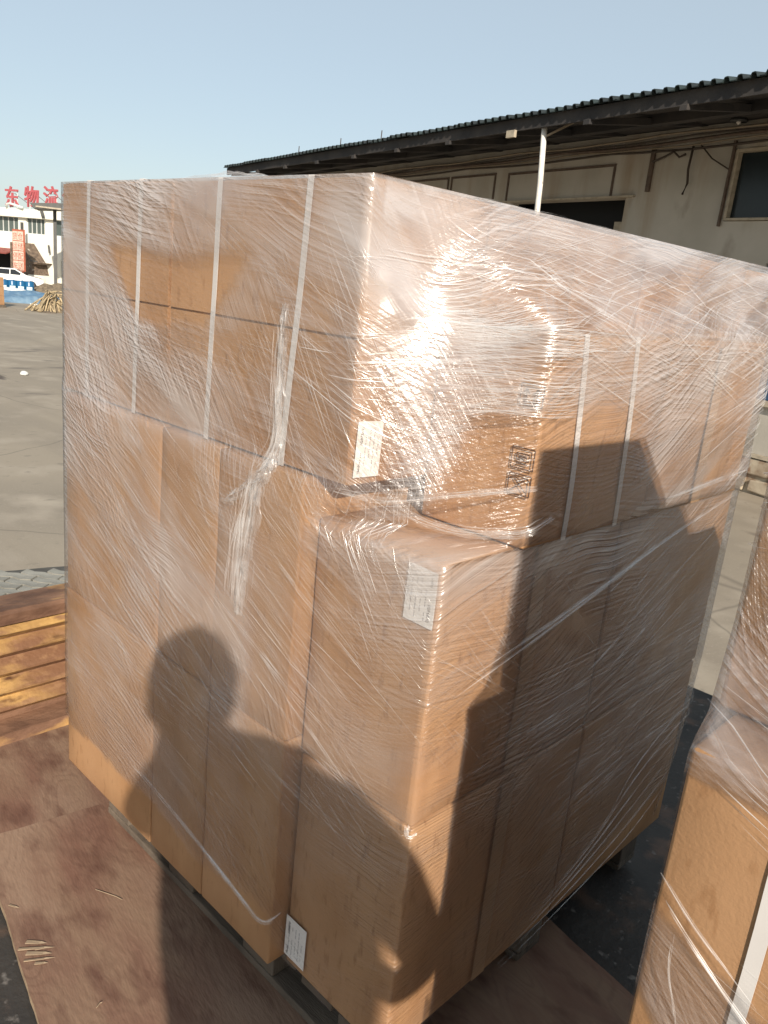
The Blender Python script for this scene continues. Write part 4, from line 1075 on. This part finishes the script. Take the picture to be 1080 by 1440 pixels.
# cables sagging along the wall, and loose ends
def cable(pts, r, m=CABLE, nm='cable'):
    q = MB(); q.tube(pts, r, 6); return q.build(nm, m, wh, True)
rnd = random.Random(9)
for k in range(5):
    z = 4.60 + .055 * k; pts = []
    for i in range(40):
        x = -20 + 26.5 * i / 39; pts.append((x, -.07 - .02 * k, z + .02 * k * (x + 5) / 10 - .05 * abs(math.sin((x + k * .7) * .7)) + .02 * nz((x, k, 3))))
    cable(pts, (.022, .014, .03, .016, .02)[k], (CABLE, CABLEG, REDFRAME, CABLE, CABLEG)[k], 'cable')
cable([(-2.36, -.07, 4.62), (-2.38, -.08, 4.2), (-2.33, -.09, 3.95), (-2.40, -.09, 3.76)], .022)
cable([(-2.2, -.07, 4.60), (-1.9, -.09, 4.35), (-1.52, -.08, 4.15)], .014)
cable([(-3.25, -.07, 4.38), (-2.95, -.10, 4.45), (-2.75, -.11, 4.52), (-2.62, -.09, 4.42), (-2.48, -.1, 4.46)], .02)
cable([(-20, -1.0, 4.88), (-8, -.9, 4.88), (-4.6, -.7, 4.86), (-3.7, -.5, 4.93), (-2.4, -.35, 5.02), (-1.6, -.3, 5.06)], .018, CABLEG, 'conduit')
# cone lamp under the eave
lm = MB(); lm.lathe([(.15, -.10), (.13, -.07), (.06, 0), (.035, .04), (.03, .12)], 14); lo_ = lm.build('cone_lamp', CONE_GREY, wh, True, loc=(-1.40, -.22, 4.98))
q = MB(); q.tube([(0, .05, .11), (0, .12, .16), (0, .22, .13)], .015, 6); q.build('lamp_arm', CONE_GREY, lo_)
q = MB(); q.lathe([(.01, -.15), (.04, -.12), (.035, -.08)], 10); q.build('bulb', LAMPR, lo_)
# eave: fascia, soffit, rafters, corrugated sheets
EV = 2.9
q = MB(); q.box(SL, SR, -EV - .02, -EV + .03, 4.50, 4.70); q.build('fascia', DARKWOOD, wh)
q = MB(); q.prism([(-EV + .031, 4.63), (.0, 5.06), (.0, 5.10), (-EV + .031, 4.68)], 'x', SL, SR); q.build('soffit', DARKWOOD, wh)
q = MB(); q.box(SL, SR, -.35, -.02, 4.93, 5.02); q.build('wall_beam', DARKWOOD, wh)
q = MB(); q.box(SL, SR, -1.5, -1.32, 4.68, 4.84); q.build('purlin', DARKWOOD, wh)
x = SL + .5
while x < SR:
    s = MB(); s.prism([(-EV - .06, 4.43), (-EV - .06, 4.50), (-EV + .03, 4.55), (-.01, 5.03), (-.01, 4.92)], 'x', x, x + .13); s.build('rafter', DARKWOOD, wh); x += 1.9
s = MB(); s.box(-4.15, -3.93, -EV - .12, -EV - .062, 4.38, 4.50); s.build('bracket', PALEFRAME, wh)
q = MB(); q.box(SL, SR, .42, 6.2, 5.06, 5.12); q.build('flat_roof', DARKWOOD, wh)
# corrugated sheets, each with its own corrugations
per, nrib = .205, 4
def roof_sheet_mesh():
    q = MB(); prof = []
    W = per * nrib
    for i in range(nrib):
        x = i * per
        prof += [(x, 0), (x + .07, 0), (x + .095, .055), (x + .135, .062), (x + .16, .05), (x + .185, 0)]
    prof.append((W + .02, .002))
    L0, L1, sl = -EV - .14, .4, .146
    k = len(prof); vs = []
    for y in (L0, L1):
        for x, h in prof: vs.append((x, y, 4.715 + (y + EV) * sl + h))
    for y in (L0, L1):
        for x, h in prof: vs.append((x, y, 4.715 + (y + EV) * sl + h - .012))
    fs = []
    for i in range(k - 1):
        fs += [(i, i + 1, i + 1 + k, i + k), (i + 2 * k, i + 3 * k, i + 1 + 3 * k, i + 1 + 2 * k), (i, i + 2 * k, i + 1 + 2 * k, i + 1)]
    q.add(vs, fs); me = q.mesh('roof_sheet'); me.materials.append(ROOFM); return me
rsm = roof_sheet_mesh(); x = SL; rnd = random.Random(12)
while x < SR:
    o = bpy.data.objects.new('roof_sheet', rsm); C.objects.link(o); o.parent = wh; o.location = (x, rnd.uniform(-.03, .03), rnd.uniform(0, .012)); x += per * nrib
for x in (-10.6, -8.7, -12.9):
    s = MB(); s.tube([(x, -EV, 4.75), (x + .01, -EV, 4.95)], .012, 5); s.build('roof_wire', CABLE, wh)
s = MB(); s.tube([(-3.40, -EV + .1, 4.6), (-3.30, -EV + .1, 3.6), (-3.22, -EV + .08, 2.4), (-3.1, -EV + .06, -1.3)], .05, 10); s.build('support_pole', WHITEPOLE, wh, True)
s = MB(); s.bar((-3.38, -EV + .1, 4.36), (-3.0, -EV + .4, 4.62), .03, .03); s.build('pole_brace', CABLEG, wh)

# ================================================================== FAR OFFICE BUILDING on the left
ob = empty('office_building', (-73.0, 27.475, 0), math.atan2(.31, .95)); tag(ob, 'white two-storey office with red rooftop characters', 'building')
q = MB(); t = .3
def fb(x0, x1, z0, z1, y0=0, y1=t): q.box(x0, x1, y0, y1, z0, z1)
fb(-12, 14, 4.05, 4.72); fb(-12, 14, 1.45, 2.80)
fb(2.1, 3.05, 2.80, 4.05); fb(5.15, 6.15, 2.80, 4.05); fb(9.2, 10.2, 2.8, 4.05); fb(-1.2, -.5, 2.8, 4.05); fb(12.5, 14, 2.8, 4.05); fb(-12, -4.5, 2.8, 4.05)
fb(2.2, 6.9, -1.3, 1.45); fb(8.6, 14, -1.3, 1.45); fb(6.9, 8.6, .9, 1.45); fb(-12, -6, -1.3, 1.45)
fb(-12, 14, -1.3, 4.7, 7.5, 8.0); fb(-12, -11.7, -1.3, 4.7, .31, 7.5); fb(13.7, 14, -1.3, 4.7, .31, 7.5); fb(-11.7, 13.7, 4.4, 4.6, .31, 7.5)
q.build('wall', WHITEB, ob)
s = MB(); s.box(-12, 14, -.35, -.002, 4.03, 4.12); s.build('parapet_ledge', WHITEB, ob)
def fwin(x0, x1, z0, z1, n):
    f_ = MB(); e = .06
    f_.box(x0, x1, .12, .2, z0, z0 + e); f_.box(x0, x1, .12, .2, z1 - e, z1); f_.box(x0, x0 + e, .12, .2, z0 + e, z1 - e); f_.box(x1 - e, x1, .12, .2, z0 + e, z1 - e)
    wd = (x1 - x0) / n
    for k in range(1, n): f_.box(x0 + wd * k - e / 2, x0 + wd * k + e / 2, .12, .2, z0 + e, z1 - e)
    fo = f_.build('window', WFRAME, ob)
    for k in range(n):
        p = MB(); p.box(x0 + wd * k + e, x0 + wd * (k + 1) - e, .15, .16, z0 + e, z1 - e); p.build('pane', WINGLASS, fo)
fwin(-.5, 2.1, 2.8, 4.05, 4); fwin(3.05, 5.15, 2.8, 4.05, 4); fwin(6.15, 9.2, 2.8, 4.05, 4); fwin(10.2, 12.5, 2.8, 4.05, 3); fwin(-4.5, -1.2, 2.8, 4.05, 4)
s = MB(); s.box(6.95, 8.55, .1, .2, -1.3, .88); s.build('door', WFRAME, ob)
s = MB(); s.box(-6, 2.2, 1.2, 1.3, -1.3, 1.44); s.build('open_bay', VOID, ob)
s = MB(); s.prism([(-1.1, 1.12), (-.002, 1.50), (-.002, 1.40), (-1.1, 1.02)], 'x', -6.2, 1.9); s.build('awning', AWN, ob)
s = MB(); s.bar((5.25, -.35, 4.62), (5.7, -.6, 4.15), .22, .16); s.build('flood_lamp', GREY, ob)
s = MB(); s.bar((5.8, -.2, 2.05), (5.95, -.25, 1.45), .12, .1); s.build('wall_lamp', GREY, ob)
# rooftop characters on struts
for body, x, z in (('\u4e1c', .62, 5.0), ('\u7269', 2.95, 5.1), ('\u6d41', 5.12, 5.18), ('\u516c', 7.2, 5.25)):
    cu = bpy.data.curves.new('roof_character', 'FONT'); cu.body = body; cu.size = 1.72; cu.extrude = .06; cu.offset = .02
    to = bpy.data.objects.new('tmp', cu); C.objects.link(to); dg = bpy.context.evaluated_depsgraph_get()
    me = bpy.data.meshes.new_from_object(to.evaluated_get(dg)); bpy.data.objects.remove(to); me.materials.clear(); me.materials.append(REDL); me.name = 'roof_character'
    o = bpy.data.objects.new('roof_character', me); C.objects.link(o); o.parent = ob; o.location = (x - .35, .25, z - .05); o.rotation_euler = (R(90), 0, 0)
    s = MB(); s.bar((x + .75, .32, z + .9), (x + 2.0, 1.6, 4.7), .05, .05); s.build('sign_strut', GREY, o if 0 else ob)
    for dx in (.2, 1.1):
        s = MB(); s.bar((x + dx, .32, 4.7), (x + dx, .32, z + 1.1), .05, .05); s.build('sign_post', WFRAME, ob)
s = MB(); s.tube([(.9, -.1, 4.75), (1.0, -.15, 5.0), (1.4, -.15, 5.05), (2.9, -.2, 4.78)], .09, 8); s.build('roof_pipe', WFRAME, ob, True)
# external stair with clad side
st = MB(); st.prism([(2.9, 2.0), (3.95, 2.05), (5.25, .62), (6.0, .62), (5.9, .50), (5.35, .45), (5.6, -.35), (2.9, -.35)], 'y', -1.5, -.02); st.build('stair', STAIRM, ob)
s = MB(); s.bar((3.95, -1.5, 2.15), (5.3, -1.5, .72), .06, .07); s.bar((5.3, -1.5, .72), (6.0, -1.5, .70), .06, .07); s.build('stair_rail', GREY, ob)
s = MB(); s.box(2.9, 6.6, -1.48, -.3, -1.3, -.36); s.build('stair_base', WHITEB, ob)
s = MB(); s.bar((4.1, -1.3, 2.0), (4.1, -1.3, 3.6), .22, .10); s.build('flue_pipe', GREY, ob)

# vertical red banner sign in front of the office
bn = empty('banner_sign', (-65.1, 25.75, -1.3), math.atan2(.31, .95)); tag(bn, 'tall faded red sign of two columns of pale characters', 'sign')
q = MB(); q.box(-.62, .62, 0, .12, 1.2, 4.25); q.build('board', REDB, bn)
q = MB(); q.box(-.60, -.54, .02, .10, 0, 1.19); q.box(.54, .60, .02, .10, 0, 1.19); q.build('post', GREY, bn)
for i in range(4):
    for j in range(2):
        q = MB(); x = -.56 + j * .58; z = 4.17 - (i + 1) * .72
        q.box(x, x + .54, -.02, -.001, z, z + .66); pn = q.build('panel', BANTXT, bn)
chars = '\u8d27\u8fd0\u505c\u8f66\u4ed3\u50a8\u914d\u9001'
for k, ch in enumerate(chars):
    i, j = k % 4, k // 4
    cu = bpy.data.curves.new('character', 'FONT'); cu.body = ch; cu.size = .55; to = bpy.data.objects.new('tmp', cu); C.objects.link(to)
    dg = bpy.context.evaluated_depsgraph_get(); me = bpy.data.meshes.new_from_object(to.evaluated_get(dg)); bpy.data.objects.remove(to)
    me.materials.clear(); me.materials.append(REDB); me.name = 'character'
    o = bpy.data.objects.new('character', me); C.objects.link(o); o.parent = bn; o.location = (-.58 + j * .58, -.026, 4.17 - (i + 1) * .72 + .1); o.rotation_euler = (R(90), 0, 0)

# shelter roof on one post
sh = empty('shelter', (-59.5, 26.15, -1.3), R(62)); tag(sh, 'dark flat canopy roof on a slim grey post', 'shelter')
q = MB(); q.prism([(-1.5, 5.95), (6, 6.75), (6, 6.3), (-1.2, 5.62)], 'y', -1.6, 1.6); q.build('canopy', GREY, sh)
q = MB(); q.box(-1.1, 5.8, -1.66, -1.602, 5.72, 5.82); q.build('gutter', PALEFRAME, sh)
q = MB(); q.bar((0, 0, 0), (0, 0, 5.9), .22, .22); q.build('post', GREY, sh)

# ---- parked white car
car = empty('parked_car', (-62.9, 24.4, -1.3), math.atan2(.93, .37) - R(6)); tag(car, 'white saloon car parked in front of the office', 'car')
prof = [(-2.2, .35), (-2.22, .75), (-2.05, .95), (-1.55, 1.0), (-.85, 1.40), (.25, 1.43), (1.05, 1.02), (1.95, .86), (2.2, .68), (2.22, .35)]
def car_body():
    q = MB(); W = .86; n = len(prof); vs = []
    for y, ins in ((-W, .0), (W, .0)):
        for x, z in prof:
            k = max(0, (z - .95) / .5); vs.append((x, y * (1 - .22 * k), z))
    fs = [tuple(range(n)), tuple(range(n, 2 * n))[::-1]] + [(i, i + n, (i + 1) % n + n, (i + 1) % n) for i in range(n)]
    q.add(vs, fs); return q.build('body', CARW, car, bevel=.05)
car_body()
for sy in (-1, 1):
    q = MB()
    def gl_(p): q.add([(x, sy * (.868 * (1 - .22 * max(0, (z - .95) / .5)) + .004), z) for x, z in p], [(0, 1, 2, 3) if sy < 0 else (3, 2, 1, 0)])
    gl_([(-1.35, 1.0), (-.1, 1.0), (-.1, 1.35), (-.8, 1.35)]); gl_([(-.04, 1.0), (.9, 1.0), (.25, 1.36), (-.04, 1.36)]); q.build('side_window', CARGL, car)
q = MB(); q.add([(1.02, -.72, 1.05), (1.02, .72, 1.05), (.32, .64, 1.415), (.32, -.64, 1.415)], [(0, 1, 2, 3)]); q.build('windscreen', CARGL, car, loc=(.012, 0, .012))
for x in (-1.35, 1.38):
    for sy in (-1, 1):
        q = MB(); q.lathe([(.20, -.11), (.31, -.10), (.33, -.05), (.33, .05), (.31, .10), (.20, .11)], 18); wl = q.build('wheel', BLACK, car, True, loc=(x, sy * .80, .33), rot=(R(90), 0, 0))
        q = MB(); q.lathe([(.195, -.115), (.195, .115)], 14); q.build('rim', RIM, wl)
for sy in (-1, 1):
    q = MB(); q.box(2.02, 2.23, sy * .62 - .16, sy * .62 + .16, .66, .80); q.build('headlight', LAMPR, car, bevel=.02)
    q = MB(); q.bar((.75, sy * .84, 1.03), (.75, sy * .98, 1.06), .14, .1); q.build('mirror', CARW, car)

# ---- blue drums with pale labels
DG = 'blue drums in a row'
dxy = [(-54.26, 20.49), (-54.13, 20.99), (-53.98, 21.46), (-53.82, 21.93)]
labs = ['blue plastic drum at the left end of the row, beside the brown carton pile', 'second blue plastic drum from the left in the row', 'third blue plastic drum from the left in the row', 'blue plastic drum at the right end of the row, nearest the rubble']
dm = MB(); dm.lathe([(.24, 0), (.29, .03), (.29, .28), (.305, .31), (.29, .34), (.29, .56), (.305, .59), (.29, .62), (.29, .84), (.25, .90), (.22, .90)], 18); dme = dm.mesh('barrel'); dme.materials.append(DRUM); dme.polygons.foreach_set('use_smooth', [True] * len(dme.polygons))
lb = MB(); a0 = math.atan2(-20.5, 54); vs = []
for i in range(7):
    a = a0 + R(-34 + 68 * i / 6)
    for z in (.36, .56): vs.append((.296 * math.cos(a), .296 * math.sin(a), z))
lb.add(vs, [(2 * i, 2 * i + 2, 2 * i + 3, 2 * i + 1) for i in range(6)]); lme = lb.mesh('drum_label'); lme.materials.append(LABELW)
cp = MB(); cp.lathe([(.045, .9), (.045, .935), (.03, .94)], 10, (.1, .05, 0)); cme = cp.mesh('bung'); cme.materials.append(DRUM)
for (x, y), lab in zip(dxy, labs):
    e = empty('drum', (x, y, -1.3)); tag(e, lab, 'drum', DG)
    for nm, me_ in (('barrel', dme), ('drum_label', lme), ('bung', cme)):
        o = bpy.data.objects.new(nm, me_); C.objects.link(o); o.parent = e

# ---- brown carton pile at the left edge
pile = empty('carton_pile', (-42.3, 15.2, -1.3), R(20)); tag(pile, 'tall brown carton pile on a low skid at the left picture edge', 'cartons')
q = MB(); q.box(-.6, .6, -.55, .55, 0, .12); q.build('skid', PALLET, pile)
for k in range(3):
    q = MB(); q.box(-.55, .55 - .01 * k, -.5, .5, .125 + .44 * k, .56 + .44 * k); q.build('box', KRAFT, pile, bevel=.01)

# ---- blue tarp heap with white laths on it
def heap_mesh(rx, ry, h, seed, n=22, sharp=1.):
    q = MB(); vs = []
    for i in range(n + 1):
        for j in range(n + 1):
            u = 2 * i / n - 1; v = 2 * j / n - 1; r = math.hypot(u, v); e = max(0, 1 - r ** 2)
            vs.append((u * rx, v * ry, h * e ** sharp * (1 + .5 * nz((u * 3 + seed, v * 3, seed))) + .06 * h * nz((u * 12, v * 12, seed)) * (e > 0) - .02))
    q.add(vs, [(i * (n + 1) + j, (i + 1) * (n + 1) + j, (i + 1) * (n + 1) + j + 1, i * (n + 1) + j + 1) for i in range(n) for j in range(n)]); return q
tp = heap_mesh(1.15, 2.6, .62, 3, sharp=.6).build('tarp_heap', TARP, smooth=True, loc=(-47.0, 19.0, -1.3), rot=(0, 0, R(-5)))
tag(tp, 'low heap under a blue tarp in front of the blue drums', 'tarp')
ws_ = heap_mesh(.55, 1.7, .16, 8, sharp=.5).build('plastic_sheet', TARPW, smooth=True, loc=(-47.35, 18.55, -.74), rot=(R(-6), 0, R(-5)))
tag(ws_, 'rumpled white plastic sheet thrown over the blue tarp', 'plastic sheet')
lat = [((-44.6, 18.65, -1.25), (-44.3, 19.05, -.72)), ((-44.5, 18.9, -1.25), (-44.7, 19.35, -.70)), ((-44.3, 18.75, -1.27), (-44.6, 18.2, -1.22)), ((-44.5, 19.1, -1.25), (-44.4, 19.6, -.78))]
ll = ['white lath leaning on the blue tarp, its foot farthest left', 'white lath leaning steeply against the middle of the tarp', 'white lath lying flat on the ground by the tarp', 'white lath leaning at the right end of the tarp by the branches']
for (a, b_), lab in zip(lat, ll):
    q = MB(); q.bar(a, b_, .09, .05); tag(q.build('lath', STICKW), lab, 'lath', 'white laths by the blue tarp')
rb_ = heap_mesh(1.6, 2.6, .75, 12, sharp=.8).build('rubble_mound', MOUND, smooth=True, loc=(-55.0, 24.3, -1.3), rot=(0, 0, R(20)))
tag(rb_, 'low brown mound of rubble and boards behind the branches', 'rubble')
# branch heap: curved dry sticks piled against each other
br = empty('branch_heap', (-40.6, 17.55, -1.3)); tag(br, 'tangled heap of dry bent branches on the yard', 'branches')
heap_mesh(.55, .8, .5, 6).build('core', MOUND, br, smooth=True)
rnd = random.Random(77)
for k in range(46):
    a = rnd.uniform(0, 2 * math.pi); d0 = rnd.uniform(.5, 1.15); p0 = Vector((math.cos(a) * d0, math.sin(a) * d0 * 1.1, .03)); top = Vector((rnd.gauss(0, .2), rnd.gauss(.1, .25), rnd.uniform(.6, 1.15)))
    p2 = top + Vector((math.cos(a + 2.6) * .5, math.sin(a + 2.6) * .5, -rnd.uniform(.1, .45))); pts = []
    for i in range(7):
        t_ = i / 6; pts.append(p0 * (1 - t_) ** 2 + top * 2 * t_ * (1 - t_) * 1.1 + p2 * t_ ** 2)
    q = MB(); r0 = rnd.uniform(.022, .055); q.tube(pts, [r0 * (1 - .5 * i / 6) for i in range(7)], 6); q.build('branch', STICK, br, True)
q = MB(); q.box(-41.3, -39.6, 16.9, 17.4, -1.298, -1.24); tag(q.build('plank', PALLET), 'grey plank lying flat in front of the branch heap', 'plank')
